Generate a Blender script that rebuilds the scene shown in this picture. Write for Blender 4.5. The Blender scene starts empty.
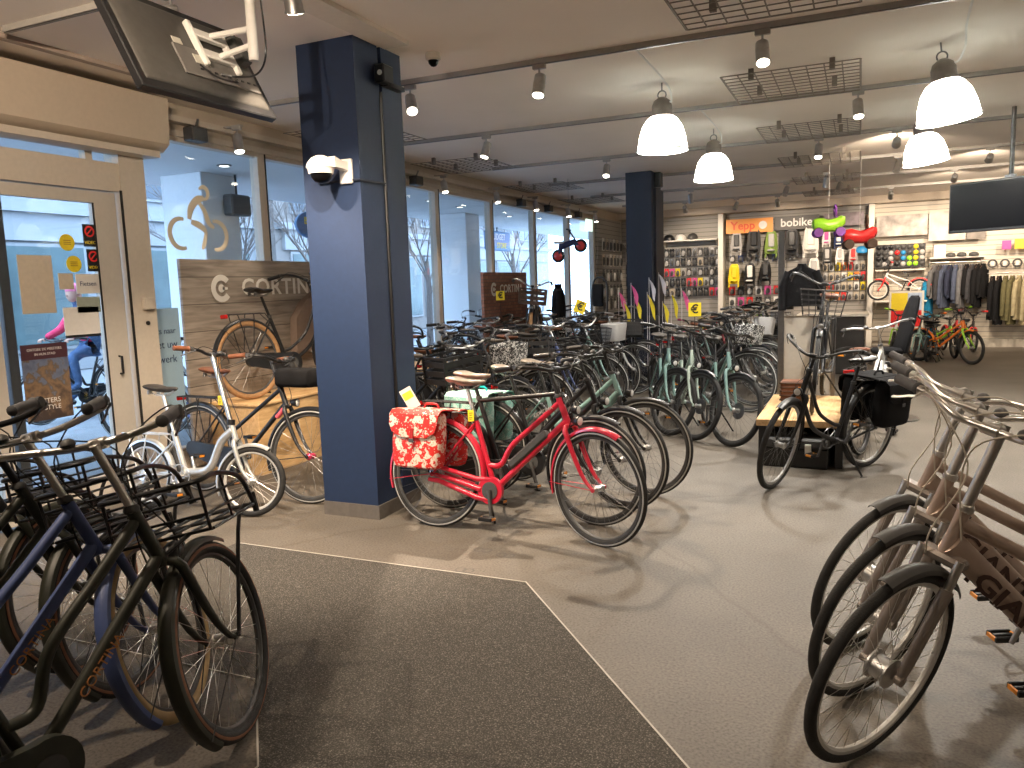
import bpy, math, random
from mathutils import Vector as V, Matrix as MX
random.seed(7)
S = bpy.context.scene
COL = S.collection
PI = math.pi
def rad(d): return math.radians(d)

# ------------------------------------------------------------------ camera, world, exposure
cd = bpy.data.cameras.new('camera'); cam = bpy.data.objects.new('camera', cd); COL.objects.link(cam)
cd.sensor_width = 36; cd.lens = 780 / 1024 * 36; cd.clip_start = 0.05; cd.clip_end = 300
_a, _p, _r = rad(24.1), rad(7.2), rad(-1.9)
_f = V((-math.sin(_a)*math.cos(_p), math.cos(_a)*math.cos(_p), -math.sin(_p)))
_rt = V((math.cos(_a), math.sin(_a), 0)); _up = _rt.cross(_f)
_r2 = math.cos(_r)*_rt + math.sin(_r)*_up; _u2 = -math.sin(_r)*_rt + math.cos(_r)*_up
m = MX((( _r2.x, _u2.x, -_f.x, 0), (_r2.y, _u2.y, -_f.y, 0), (_r2.z, _u2.z, -_f.z, 1.6), (0, 0, 0, 1)))
cam.matrix_world = m
S.camera = cam
w = bpy.data.worlds.new('sky'); S.world = w; w.use_nodes = True
nt = w.node_tree; bg = nt.nodes['Background']
bg.inputs[0].default_value = (0.50, 0.70, 1.0, 1); bg.inputs[1].default_value = 8.5
vs = S.view_settings; vs.view_transform = 'Standard'; vs.look = 'None'; vs.gamma = 1; vs.use_curve_mapping = False
vs.exposure = 0.15
SPOT_W = 36.0; PEND_W = 135.0
WARM = (1.0, 0.80, 0.60)

# ------------------------------------------------------------------ materials
MATS = {}
def mat(name, col, rough=.5, metal=0., vary=0., vscale=30., bump=0., bscale=80., emit=None, estr=1., spec=None, coat=0.):
    if name in MATS: return MATS[name]
    M = bpy.data.materials.new(name); M.use_nodes = True
    n = M.node_tree.nodes; L = M.node_tree.links; b = n['Principled BSDF']
    b.inputs['Base Color'].default_value = (*col, 1); b.inputs['Roughness'].default_value = rough
    b.inputs['Metallic'].default_value = metal
    if coat: b.inputs['Coat Weight'].default_value = coat
    if spec is not None: b.inputs['Specular IOR Level'].default_value = spec
    tc = n.new('ShaderNodeTexCoord')
    if vary:
        no = n.new('ShaderNodeTexNoise'); no.inputs['Scale'].default_value = vscale; no.inputs['Detail'].default_value = 5
        L.new(tc.outputs['Object'], no.inputs['Vector'])
        r = n.new('ShaderNodeValToRGB'); r.color_ramp.elements[0].position = .3; r.color_ramp.elements[1].position = .7
        r.color_ramp.elements[0].color = (*[max(0, c*(1-vary)) for c in col], 1)
        r.color_ramp.elements[1].color = (*[min(1, c*(1+vary)) for c in col], 1)
        L.new(no.outputs['Fac'], r.inputs['Fac']); L.new(r.outputs['Color'], b.inputs['Base Color'])
    if bump:
        n2 = n.new('ShaderNodeTexNoise'); n2.inputs['Scale'].default_value = bscale; n2.inputs['Detail'].default_value = 4
        L.new(tc.outputs['Object'], n2.inputs['Vector'])
        bp = n.new('ShaderNodeBump'); bp.inputs['Strength'].default_value = bump; bp.inputs['Distance'].default_value = .01
        L.new(n2.outputs['Fac'], bp.inputs['Height']); L.new(bp.outputs['Normal'], b.inputs['Normal'])
    if emit:
        b.inputs['Emission Color'].default_value = (*emit, 1); b.inputs['Emission Strength'].default_value = estr
    MATS[name] = M
    return M

def mat_nodes(name):
    M = bpy.data.materials.new(name); M.use_nodes = True; MATS[name] = M
    return M, M.node_tree.nodes, M.node_tree.links, M.node_tree.nodes['Principled BSDF']

def ramp(n, stops, interp='LINEAR'):
    r = n.new('ShaderNodeValToRGB'); r.color_ramp.interpolation = interp
    el = r.color_ramp.elements
    el[0].position = stops[0][0]; el[0].color = (*stops[0][1], 1)
    el[1].position = stops[-1][0]; el[1].color = (*stops[-1][1], 1)
    for p, c in stops[1:-1]:
        e = el.new(p); e.color = (*c, 1)
    return r

BLACK = mat('satin_black', (.012, .012, .013), .38, vary=.2)
RUBBER = mat('tyre_rubber', (.018, .018, .018), .75, vary=.25, bump=.3, bscale=200)
GREYRUB = mat('grey_rubber', (.10, .10, .105), .7, vary=.15)
CHROME = mat('brushed_steel', (.80, .78, .75), .28, 1.0, vary=.08)
ALU = mat('aluminium', (.55, .55, .55), .38, 1.0, vary=.08)
STEEL_D = mat('dark_steel', (.22, .22, .22), .4, 1.0, vary=.1)
RIMS = mat('silver_rim', (.62, .62, .60), .4, .35, vary=.05)
WHITE = mat('white_plastic', (.78, .76, .72), .5, vary=.03)
REFL = mat('reflective_stripe', (.42, .42, .40), .5, vary=.05)
RED = mat('raspberry_red_paint', (.55, .018, .045), .3, vary=.05, coat=.5)
TEALP = mat('sage_green_paint', (.20, .34, .32), .4, vary=.06)
PALEG = mat('pale_green_paint', (.42, .52, .46), .4, vary=.06)
DBLUE = mat('steel_blue_paint', (.085, .125, .30), .42, vary=.06)
OLIVE = mat('matt_olive_black_paint', (.030, .032, .022), .45, vary=.12)
CHAMP = mat('champagne_paint', (.44, .34, .28), .35, .45, vary=.05)
SILVER = mat('silver_paint', (.60, .61, .60), .35, .6, vary=.05)
BROWN = mat('brown_leather', (.17, .06, .028), .55, vary=.2)
DBROWN = mat('dark_brown', (.07, .035, .02), .6, vary=.2)
TANTYRE = mat('tan_tyre', (.36, .20, .09), .8, vary=.15)
CREAMTYRE = mat('cream_tyre', (.42, .29, .14), .8, vary=.1)
SADDLE = mat('saddle_vinyl', (.05, .045, .042), .5, vary=.25)
SADDLEG = mat('wrapped_saddle', (.20, .17, .14), .35, vary=.25)
REDLENS = mat('red_lens', (.5, .01, .01), .2, vary=.05)
YELLOW = mat('yellow_card', (.80, .62, .02), .6, vary=.04)
YELLOWF = mat('yellow_flag_cloth', (.85, .68, .03), .7, vary=.06)
PINKF = mat('pink_flag_cloth', (.72, .10, .28), .7, vary=.06)
WHITEF = mat('white_flag_cloth', (.75, .70, .72), .7, vary=.06)
INK = mat('black_ink', (.01, .01, .01), .6, vary=.1)
ORANGE = mat('orange_plastic', (.85, .22, .03), .4, vary=.06)
LIME = mat('lime_plastic', (.35, .75, .04), .3, vary=.06)
REDP = mat('red_plastic', (.72, .03, .03), .3, vary=.06)
BLUEP = mat('blue_plastic', (.02, .25, .55), .4, vary=.06)
PINK = mat('pink_plastic', (.70, .08, .32), .4, vary=.06)
PURPLE = mat('purple_plastic', (.22, .06, .35), .4, vary=.06)
NAVY = mat('navy_metal', (.02, .035, .11), .4, vary=.1)
NAVYPAINT = mat('navy_wall_paint', (.010, .025, .070), .62, vary=.06, bump=.05)
NAVYDARK = mat('dark_navy_paint', (.010, .016, .035), .62, vary=.08)
SKIRT = mat('grey_skirting_tile', (.13, .115, .10), .6, vary=.1)
CREAM = mat('cream_painted_metal', (.56, .50, .42), .5, vary=.04)
CREAMD = mat('cream_cover_panel', (.50, .42, .33), .55, vary=.04)
GASKET = mat('black_gasket', (.01, .01, .01), .7, vary=.1)
CEILM = mat('ceiling_plaster', (.88, .81, .73), .9, vary=.03, vscale=1.5)
TRACKM = mat('grey_track', (.40, .38, .35), .5, vary=.05)
GRILLM = mat('brown_grille', (.20, .17, .14), .6, vary=.1)
PAPER = mat('beige_paper', (.55, .48, .38), .8, vary=.06)
PAPERW = mat('white_paper', (.75, .73, .70), .8, vary=.03)
SLAT = mat('slatwall_beige', (.60, .54, .46), .6, vary=.04)
SLATG = mat('slatwall_grey', (.28, .27, .25), .6, vary=.04)
SHELFW = mat('shelf_white', (.74, .70, .63), .5, vary=.03)
DARKPAN = mat('dark_counter', (.02, .018, .016), .5, vary=.15)
TVB = mat('tv_gloss_black', (.003, .003, .0035), .3, vary=.1, spec=.07)
TVBACK = mat('tv_back_grey', (.07, .066, .06), .45, vary=.1)
STICKER = mat('label_sticker', (.6, .58, .5), .6, vary=.05)
ORSIGN = mat('orange_sign', (.85, .33, .07), .5, vary=.04)
LGREY = mat('light_grey_plastic', (.45, .44, .43), .5, vary=.06)
DGREY = mat('dark_grey_plastic', (.06, .06, .06), .5, vary=.15)
OLIVEG = mat('olive_green_plastic', (.22, .32, .07), .5, vary=.1)
def fab(name, c): return mat(name, c, .95, vary=.2, vscale=12, bump=.3, bscale=120, spec=.15)
PLY = None
def mk_ply():
    M, n, L, b = mat_nodes('plywood')
    tc = n.new('ShaderNodeTexCoord'); mp = n.new('ShaderNodeMapping'); mp.inputs['Scale'].default_value = (14, 1.6, 14)
    no = n.new('ShaderNodeTexNoise'); no.inputs['Scale'].default_value = 2.2; no.inputs['Detail'].default_value = 6; no.inputs['Distortion'].default_value = 1
    L.new(tc.outputs['Object'], mp.inputs['Vector']); L.new(mp.outputs['Vector'], no.inputs['Vector'])
    r = ramp(n, [(.3, (.55, .33, .14)), (.7, (.74, .50, .25))]); L.new(no.outputs['Fac'], r.inputs['Fac'])
    L.new(r.outputs['Color'], b.inputs['Base Color']); b.inputs['Roughness'].default_value = .55
    return M
PLY = mk_ply()
def mk_planks():
    M, n, L, b = mat_nodes('grey_plank_print')
    tc = n.new('ShaderNodeTexCoord'); mp = n.new('ShaderNodeMapping'); mp.inputs['Scale'].default_value = (1, .8, 9)
    no = n.new('ShaderNodeTexNoise'); no.inputs['Scale'].default_value = 3; no.inputs['Detail'].default_value = 8; no.inputs['Distortion'].default_value = .6
    L.new(tc.outputs['Object'], mp.inputs['Vector']); L.new(mp.outputs['Vector'], no.inputs['Vector'])
    r = ramp(n, [(.3, (.20, .17, .145)), (.55, (.33, .285, .24)), (.8, (.44, .38, .33))]); L.new(no.outputs['Fac'], r.inputs['Fac'])
    sx = n.new('ShaderNodeSeparateXYZ'); L.new(tc.outputs['Object'], sx.inputs[0])
    m1 = n.new('ShaderNodeMath'); m1.operation = 'MODULO'; m1.inputs[1].default_value = .24
    m0 = n.new('ShaderNodeMath'); m0.operation = 'ADD'; m0.inputs[1].default_value = 10
    L.new(sx.outputs[2], m0.inputs[0]); L.new(m0.outputs[0], m1.inputs[0])
    m2 = n.new('ShaderNodeMath'); m2.operation = 'LESS_THAN'; m2.inputs[1].default_value = .008; L.new(m1.outputs[0], m2.inputs[0])
    mx = n.new('ShaderNodeMix'); mx.data_type = 'RGBA'; L.new(m2.outputs[0], mx.inputs[0]); L.new(r.outputs['Color'], mx.inputs[6]); mx.inputs[7].default_value = (.10, .085, .07, 1)
    L.new(mx.outputs[2], b.inputs['Base Color']); b.inputs['Roughness'].default_value = .6
    return M
PLANK = mk_planks()
def mk_brick():
    M, n, L, b = mat_nodes('brown_brick_print')
    tc = n.new('ShaderNodeTexCoord'); mp = n.new('ShaderNodeMapping'); mp.inputs['Rotation'].default_value = (PI/2, 0, PI/2)
    br = n.new('ShaderNodeTexBrick'); br.inputs['Color1'].default_value = (.20, .08, .055, 1); br.inputs['Color2'].default_value = (.30, .14, .10, 1)
    br.inputs['Mortar'].default_value = (.10, .075, .065, 1); br.inputs['Scale'].default_value = 5
    sx = n.new('ShaderNodeSeparateXYZ'); cx = n.new('ShaderNodeCombineXYZ')
    L.new(tc.outputs['Object'], sx.inputs[0]); L.new(sx.outputs[1], cx.inputs[0]); L.new(sx.outputs[2], cx.inputs[1]); L.new(cx.outputs[0], br.inputs['Vector'])
    L.new(br.outputs['Color'], b.inputs['Base Color']); b.inputs['Roughness'].default_value = .7
    return M
BRICKP = mk_brick()
def mk_floral(name, c0, c1, c2, sc):
    M, n, L, b = mat_nodes(name)
    tc = n.new('ShaderNodeTexCoord')
    no = n.new('ShaderNodeTexNoise'); no.inputs['Scale'].default_value = sc*1.6; L.new(tc.outputs['Object'], no.inputs['Vector'])
    mxv = n.new('ShaderNodeMix'); mxv.data_type = 'VECTOR'; mxv.inputs[0].default_value = .12
    L.new(tc.outputs['Object'], mxv.inputs[4]); L.new(no.outputs['Color'], mxv.inputs[5])
    vo = n.new('ShaderNodeTexVoronoi'); vo.inputs['Scale'].default_value = sc; L.new(mxv.outputs[1], vo.inputs['Vector'])
    r = ramp(n, [(0, c2), (.13, c2), (.2, c1), (.40, c1), (.46, c0), (1, c0)]); L.new(vo.outputs['Distance'], r.inputs['Fac'])
    v2 = n.new('ShaderNodeTexVoronoi'); v2.inputs['Scale'].default_value = sc*3.2; L.new(tc.outputs['Object'], v2.inputs['Vector'])
    r2 = ramp(n, [(0, (1, 1, 1)), (.16, (1, 1, 1)), (.22, (0, 0, 0)), (1, (0, 0, 0))]); L.new(v2.outputs['Distance'], r2.inputs['Fac'])
    mx = n.new('ShaderNodeMix'); mx.data_type = 'RGBA'; L.new(r2.outputs['Color'], mx.inputs[0]); L.new(r.outputs['Color'], mx.inputs[6]); mx.inputs[7].default_value = (*c1, 1)
    L.new(mx.outputs[2], b.inputs['Base Color']); b.inputs['Roughness'].default_value = .55
    return M
FLORAL = mk_floral('red_floral_canvas', (.60, .02, .015), (.72, .60, .50), (.50, .20, .12), 16)
TEALF = mk_floral('teal_floral_canvas', (.25, .55, .48), (.55, .72, .66), (.05, .40, .38), 24)
BWDOT = mk_floral('black_white_floral_canvas', (.02, .02, .02), (.75, .75, .73), (.4, .4, .4), 28)
TEALC = fab('teal_webbing', (.02, .42, .40))
BLKCAN = fab('black_canvas', (.010, .010, .011))
def mk_glass(name, tint, refl):
    M = bpy.data.materials.new(name); M.use_nodes = True; n = M.node_tree.nodes; L = M.node_tree.links
    n.clear(); o = n.new('ShaderNodeOutputMaterial'); t = n.new('ShaderNodeBsdfTransparent'); t.inputs[0].default_value = (*tint, 1)
    g = n.new('ShaderNodeBsdfGlossy'); g.inputs['Roughness'].default_value = .01
    fr = n.new('ShaderNodeLayerWeight'); fr.inputs[0].default_value = .5; pw = n.new('ShaderNodeMath'); pw.operation = 'POWER'; pw.inputs[1].default_value = 4; L.new(fr.outputs['Facing'], pw.inputs[0])
    ml = n.new('ShaderNodeMath'); ml.operation = 'MULTIPLY_ADD'; ml.inputs[1].default_value = .45; ml.inputs[2].default_value = .025; L.new(pw.outputs[0], ml.inputs[0])
    mx = n.new('ShaderNodeMixShader'); L.new(ml.outputs[0], mx.inputs[0]); L.new(t.outputs[0], mx.inputs[1]); L.new(g.outputs[0], mx.inputs[2]); L.new(mx.outputs[0], o.inputs[0])
    return M
GLASS = mk_glass('window_glass', (.93, .96, .97), 1.35)
def mk_shade():
    M = bpy.data.materials.new('ribbed_lamp_glass'); M.use_nodes = True; n = M.node_tree.nodes; L = M.node_tree.links
    b = n['Principled BSDF']; b.inputs['Base Color'].default_value = (.80, .88, .86, 1); b.inputs['Roughness'].default_value = .25
    tc = n.new('ShaderNodeTexCoord'); wv = n.new('ShaderNodeTexNoise'); wv.inputs['Scale'].default_value = 60; L.new(tc.outputs['Object'], wv.inputs['Vector'])
    bp = n.new('ShaderNodeBump'); bp.inputs['Strength'].default_value = .2; L.new(wv.outputs['Fac'], bp.inputs['Height']); L.new(bp.outputs['Normal'], b.inputs['Normal'])
    tr = n.new('ShaderNodeBsdfTranslucent'); tr.inputs[0].default_value = (.60, .66, .65, 1)
    mx = n.new('ShaderNodeMixShader'); mx.inputs[0].default_value = .85
    o = n['Material Output']; L.new(b.outputs[0], mx.inputs[1]); L.new(tr.outputs[0], mx.inputs[2]); L.new(mx.outputs[0], o.inputs[0])
    return M
SHADE = mk_shade()
BULB = mat('lamp_glow', (1, 1, 1), .5, emit=(1.0, .97, .90), estr=14)
LENS = mat('spot_lens_glow', (1, 1, 1), .5, emit=(1.0, .90, .72), estr=25)

# ------------------------------------------------------------------ mesh helper
class MB:
    def __init__(s): s.v = []; s.f = []; s.mi = []; s.m = []
    def mk(s, m):
        if m not in s.m: s.m.append(m)
        return s.m.index(m)
    def add(s, vs, fs, m=None):
        o = len(s.v); s.v += [tuple(p) for p in vs]; i = s.mk(m)
        for f in fs: s.f.append(tuple(a+o for a in f)); s.mi.append(i)
    def box(s, c, size, m=None, R=None, ch=0.0):
        hx, hy, hz = [a/2 for a in size]
        c = V(c)
        if ch <= 0:
            P = [V((x, y, z)) for x in (-hx, hx) for y in (-hy, hy) for z in (-hz, hz)]
            F = [(0,1,3,2),(4,6,7,5),(0,4,5,1),(2,3,7,6),(0,2,6,4),(1,5,7,3)]
        else:
            P = []; idx = {}
            for sx in (-1, 1):
                for sy in (-1, 1):
                    for sz in (-1, 1):
                        for k in range(3):
                            p = [sx*(hx-ch), sy*(hy-ch), sz*(hz-ch)]; p[k] = (sx*hx, sy*hy, sz*hz)[k]
                            idx[(sx, sy, sz, k)] = len(P); P.append(V(p))
            F = []
            for k in range(3):
                a, b = [(1, 2), (0, 2), (0, 1)][k]
                for sg in (-1, 1):
                    q = []
                    for (sa, sb) in ((-1,-1),(1,-1),(1,1),(-1,1)):
                        t = [0,0,0]; t[k] = sg; t[a] = sa; t[b] = sb; q.append(idx[(*t, k)])
                    F.append(tuple(q))
                # edges along axis k
                for sa in (-1, 1):
                    for sb in (-1, 1):
                        t0 = [0,0,0]; t0[k] = -1; t0[a] = sa; t0[b] = sb; t1 = list(t0); t1[k] = 1
                        F.append((idx[(*t0, a)], idx[(*t1, a)], idx[(*t1, b)], idx[(*t0, b)]))
            for sx in (-1, 1):
                for sy in (-1, 1):
                    for sz in (-1, 1): F.append(tuple(idx[(sx, sy, sz, k)] for k in range(3)))
        if R is not None: P = [R @ p for p in P]
        s.add([p + c for p in P], F, m); return s
    def bx(s, x0, x1, y0, y1, z0, z1, m=None, ch=0.0):
        return s.box(((x0+x1)/2, (y0+y1)/2, (z0+z1)/2), (x1-x0, y1-y0, z1-z0), m, None, ch)
    def tube(s, pts, r, m=None, n=8, closed=False, cap=True, flat=1.0, up=None):
        pts = [V(p) for p in pts]; N = len(pts)
        rs = r if isinstance(r, (list, tuple)) else [r]*N
        T = []
        for i in range(N):
            if closed: d = pts[(i+1) % N] - pts[i-1]
            else: d = pts[min(i+1, N-1)] - pts[max(i-1, 0)]
            T.append(d.normalized() if d.length > 1e-9 else V((0, 0, 1)))
        ref = V(up) if up else (V((0, 0, 1)) if abs(T[0].z) < .9 else V((1, 0, 0)))
        a = ref - T[0]*ref.dot(T[0]); a.normalize()
        vs = []
        for i in range(N):
            a = a - T[i]*a.dot(T[i])
            if a.length < 1e-6: a = T[i].orthogonal()
            a.normalize(); b = T[i].cross(a)
            for k in range(n):
                t = 2*PI*k/n
                vs.append(pts[i] + a*math.cos(t)*rs[i]*flat + b*math.sin(t)*rs[i])
        fs = []
        for i in range(N if closed else N-1):
            j = (i+1) % N
            for k in range(n): fs.append((i*n+k, i*n+(k+1) % n, j*n+(k+1) % n, j*n+k))
        if cap and not closed:
            fs.append(tuple(range(n-1, -1, -1))); fs.append(tuple((N-1)*n+k for k in range(n)))
        s.add(vs, fs, m); return s
    def lathe(s, prof, m=None, n=24, c=(0,0,0), axis='z', cap=True):
        # prof: list of (radius, height)
        vs = []; c = V(c)
        for (r, h) in prof:
            for k in range(n):
                t = 2*PI*k/n; x, y = r*math.cos(t), r*math.sin(t)
                p = {'z': V((x, y, h)), 'y': V((x, h, -y)), 'x': V((h, x, y))}[axis]
                vs.append(p + c)
        fs = []
        for i in range(len(prof)-1):
            for k in range(n): fs.append((i*n+k, i*n+(k+1) % n, (i+1)*n+(k+1) % n, (i+1)*n+k))
        if cap:
            fs.append(tuple(range(n-1, -1, -1))); fs.append(tuple((len(prof)-1)*n+k for k in range(n)))
        s.add(vs, fs, m); return s
    def ring(s, c, R, r, m=None, M_=48, N=8, axis='y', sq=1.0, mfun=None, a0=0, a1=2*PI):
        full = abs(a1-a0-2*PI) < 1e-6; cnt = M_ if full else M_+1
        c = V(c); vs = []
        for i in range(cnt):
            t = a0 + (a1-a0)*i/M_
            for k in range(N):
                u = 2*PI*k/N; rr = R + r*math.cos(u); h = r*sq*math.sin(u)
                x, z = rr*math.cos(t), rr*math.sin(t)
                p = {'y': V((x, h, z)), 'z': V((x, z, h)), 'x': V((h, x, z))}[axis]
                vs.append(p + c)
        for k in range(N):
            fs = []
            for i in range(M_):
                j = (i+1) % cnt
                fs.append((i*N+k, j*N+k, j*N+(k+1) % N, i*N+(k+1) % N))
            if k == 0: o = len(s.v); s.v += [tuple(p) for p in vs]
            mm = mfun((k+.5)/N*2*PI) if mfun else m
            ii = s.mk(mm)
            for f in fs: s.f.append(tuple(a+o for a in f)); s.mi.append(ii)
        return s
    def prism(s, poly, h0, h1, m=None, axis='y', c=(0,0,0)):
        # poly 2D (a,b) extruded along axis between h0,h1
        n = len(poly); c = V(c)
        def mp(a, b, h): return {'y': V((a, h, b)), 'x': V((h, a, b)), 'z': V((a, b, h))}[axis] + c
        vs = [mp(a, b, h0) for a, b in poly] + [mp(a, b, h1) for a, b in poly]
        fs = [tuple(range(n)), tuple(range(2*n-1, n-1, -1))] + [(i, (i+1) % n, n+(i+1) % n, n+i) for i in range(n)]
        s.add(vs, fs, m); return s
    def loft(s, rings, m=None, cap=True):
        n = len(rings[0]); vs = [p for r in rings for p in r]; fs = []
        for i in range(len(rings)-1):
            for k in range(n): fs.append((i*n+k, i*n+(k+1) % n, (i+1)*n+(k+1) % n, (i+1)*n+k))
        if cap: fs.append(tuple(range(n-1, -1, -1))); fs.append(tuple((len(rings)-1)*n+k for k in range(n)))
        s.add(vs, fs, m); return s
    def mesh(s, name, smooth=True):
        me = bpy.data.meshes.new(name); me.from_pydata(s.v, [], s.f)
        me.polygons.foreach_set('material_index', s.mi)
        me.validate(); me.update()
        me['keys'] = '|'.join(k if isinstance(k, str) else '' for k in s.m)
        for k in s.m: me.materials.append(k if isinstance(k, bpy.types.Material) else BLACK)
        if smooth:
            me.shade_smooth(); me.set_sharp_from_angle(angle=rad(38))
        return me
    def build(s, name, parent=None, m=None, smooth=True):
        if m is not None: s.m = [m if k is None else k for k in s.m]
        o = bpy.data.objects.new(name, s.mesh(name, smooth)); COL.objects.link(o)
        if parent: o.parent = parent
        return o

def smooth_pts(P, k=4, closed=False):
    P = [V(p) for p in P]; n = len(P); out = []
    rng = range(n) if closed else range(n-1)
    for i in rng:
        p0 = P[(i-1) % n] if closed or i > 0 else P[0]*2-P[1]
        p1 = P[i]; p2 = P[(i+1) % n]
        p3 = P[(i+2) % n] if closed or i+2 < n else P[-1]*2-P[-2]
        for j in range(k):
            t = j/k
            out.append(.5*((2*p1)+(p2-p0)*t+(2*p0-5*p1+4*p2-p3)*t*t+(3*p1-p0-3*p2+p3)*t**3))
    if not closed: out.append(P[-1])
    return out

def tag(o, label=None, cat=None, group=None, kind=None):
    if label: o['label'] = label
    if cat: o['category'] = cat
    if group: o['group'] = group
    if kind: o['kind'] = kind
    return o
def empty(name, loc=(0,0,0), rz=0, label=None, cat=None, group=None, kind=None):
    o = bpy.data.objects.new(name, None); COL.objects.link(o); o.location = loc; o.rotation_euler = (0, 0, rz)
    o.empty_display_size = .1
    return tag(o, label, cat, group, kind)
def struct(o): o['kind'] = 'structure'; return o
def kids(o): return [c for c in bpy.data.objects if c.parent == o]
def copy_tree(o, childmap=None):
    c = o.copy(); COL.objects.link(c)
    for ch in list(o.children):
        d = copy_tree(ch); d.parent = c
    return c
def text(name, body, size, m, parent=None, M=None, depth=.001, align='CENTER', bold=0.0, sx=1.0, space=1.0):
    cu = bpy.data.curves.new(name, 'FONT'); cu.body = body; cu.size = size; cu.extrude = depth; cu.align_x = align; cu.align_y = 'CENTER'
    cu.offset = bold; cu.space_character = space; cu.resolution_u = 3
    t = bpy.data.objects.new(name, cu); COL.objects.link(t)
    me = bpy.data.meshes.new_from_object(t); bpy.data.objects.remove(t)
    if M is not None: me.transform(M @ MX.Diagonal((sx, 1, 1, 1)))
    me.materials.clear(); me.materials.append(m)
    o = bpy.data.objects.new(name, me); COL.objects.link(o)
    if parent: o.parent = parent
    return o
def basis(x, y, z, o=(0,0,0)):
    x, y, z = V(x), V(y), V(z)
    return MX(((x.x, y.x, z.x, o[0]), (x.y, y.y, z.y, o[1]), (x.z, y.z, z.z, o[2]), (0, 0, 0, 1)))
ORD = ['first','second','third','fourth','fifth','sixth','seventh','eighth','ninth','tenth','eleventh','twelfth','thirteenth','fourteenth','fifteenth','sixteenth','seventeenth','eighteenth','nineteenth','twentieth']
CEIL = 3.25
XW = -5.45
YB = 19.2

# ------------------------------------------------------------------ floor, ceiling, walls
def mk_floor(name, c0, c1, spec, rough, bump=.25):
    M, n, L, b = mat_nodes(name)
    tc = n.new('ShaderNodeTexCoord')
    no = n.new('ShaderNodeTexNoise'); no.inputs['Scale'].default_value = 1.3; no.inputs['Detail'].default_value = 8; L.new(tc.outputs['Object'], no.inputs['Vector'])
    r = ramp(n, [(.35, c0), (.65, c1)]); L.new(no.outputs['Fac'], r.inputs['Fac'])
    n2 = n.new('ShaderNodeTexNoise'); n2.inputs['Scale'].default_value = 85; n2.inputs['Detail'].default_value = 6; L.new(tc.outputs['Object'], n2.inputs['Vector'])
    r2 = ramp(n, [(.36, (.45, .43, .40)), (.47, (.86, .86, .86)), (.55, (1, 1, 1)), (.66, (1.3, 1.28, 1.25))]); L.new(n2.outputs['Fac'], r2.inputs['Fac'])
    mx = n.new('ShaderNodeMix'); mx.data_type = 'RGBA'; mx.blend_type = 'MULTIPLY'; mx.inputs[0].default_value = .75
    L.new(r.outputs['Color'], mx.inputs[6]); L.new(r2.outputs['Color'], mx.inputs[7])
    # fine wandering cracks
    vo = n.new('ShaderNodeTexVoronoi'); vo.feature = 'DISTANCE_TO_EDGE'; vo.inputs['Scale'].default_value = .33
    nd = n.new('ShaderNodeTexNoise'); nd.inputs['Scale'].default_value = 2.5; L.new(tc.outputs['Object'], nd.inputs['Vector'])
    mv = n.new('ShaderNodeMix'); mv.data_type = 'VECTOR'; mv.inputs[0].default_value = .16; L.new(tc.outputs['Object'], mv.inputs[4]); L.new(nd.outputs['Color'], mv.inputs[5])
    L.new(mv.outputs[1], vo.inputs['Vector'])
    r3 = ramp(n, [(0, (.72, .66, .6)), (.0022, (.72, .66, .6)), (.005, (1, 1, 1)), (1, (1, 1, 1))]); L.new(vo.outputs['Distance'], r3.inputs['Fac'])
    mx2 = n.new('ShaderNodeMix'); mx2.data_type = 'RGBA'; mx2.blend_type = 'MULTIPLY'; mx2.inputs[0].default_value = .7
    L.new(mx.outputs[2], mx2.inputs[6]); L.new(r3.outputs['Color'], mx2.inputs[7])
    L.new(mx2.outputs[2], b.inputs['Base Color']); b.inputs['Roughness'].default_value = rough
    bp = n.new('ShaderNodeBump'); bp.inputs['Strength'].default_value = bump; bp.inputs['Distance'].default_value = .004
    L.new(n2.outputs['Fac'], bp.inputs['Height']); L.new(bp.outputs['Normal'], b.inputs['Normal'])
    return M
FLOORM = mk_floor('concrete_floor', (.122, .107, .088), (.154, .136, .113), .5, .55)
def mk_carpet():
    M, n, L, b = mat_nodes('speckled_entrance_mat')
    tc = n.new('ShaderNodeTexCoord')
    n2 = n.new('ShaderNodeTexNoise'); n2.inputs['Scale'].default_value = 170; n2.inputs['Detail'].default_value = 4; L.new(tc.outputs['Object'], n2.inputs['Vector'])
    r = ramp(n, [(0, (.022, .020, .017)), (.42, (.036, .032, .027)), (.53, (.060, .054, .046)), (.61, (.11, .10, .085)), (.70, (.24, .22, .19)), (1, (.3, .28, .25))]); L.new(n2.outputs['Fac'], r.inputs['Fac'])
    L.new(r.outputs['Color'], b.inputs['Base Color']); b.inputs['Roughness'].default_value = .9
    bp = n.new('ShaderNodeBump'); bp.inputs['Strength'].default_value = .4; bp.inputs['Distance'].default_value = .004
    L.new(n2.outputs['Fac'], bp.inputs['Height']); L.new(bp.outputs['Normal'], b.inputs['Normal'])
    return M
MATM = mk_carpet()
struct(MB().bx(XW-.12, 7.2, -3.2, YB+.2, -.12, 0, FLOORM).build('floor'))
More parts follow.
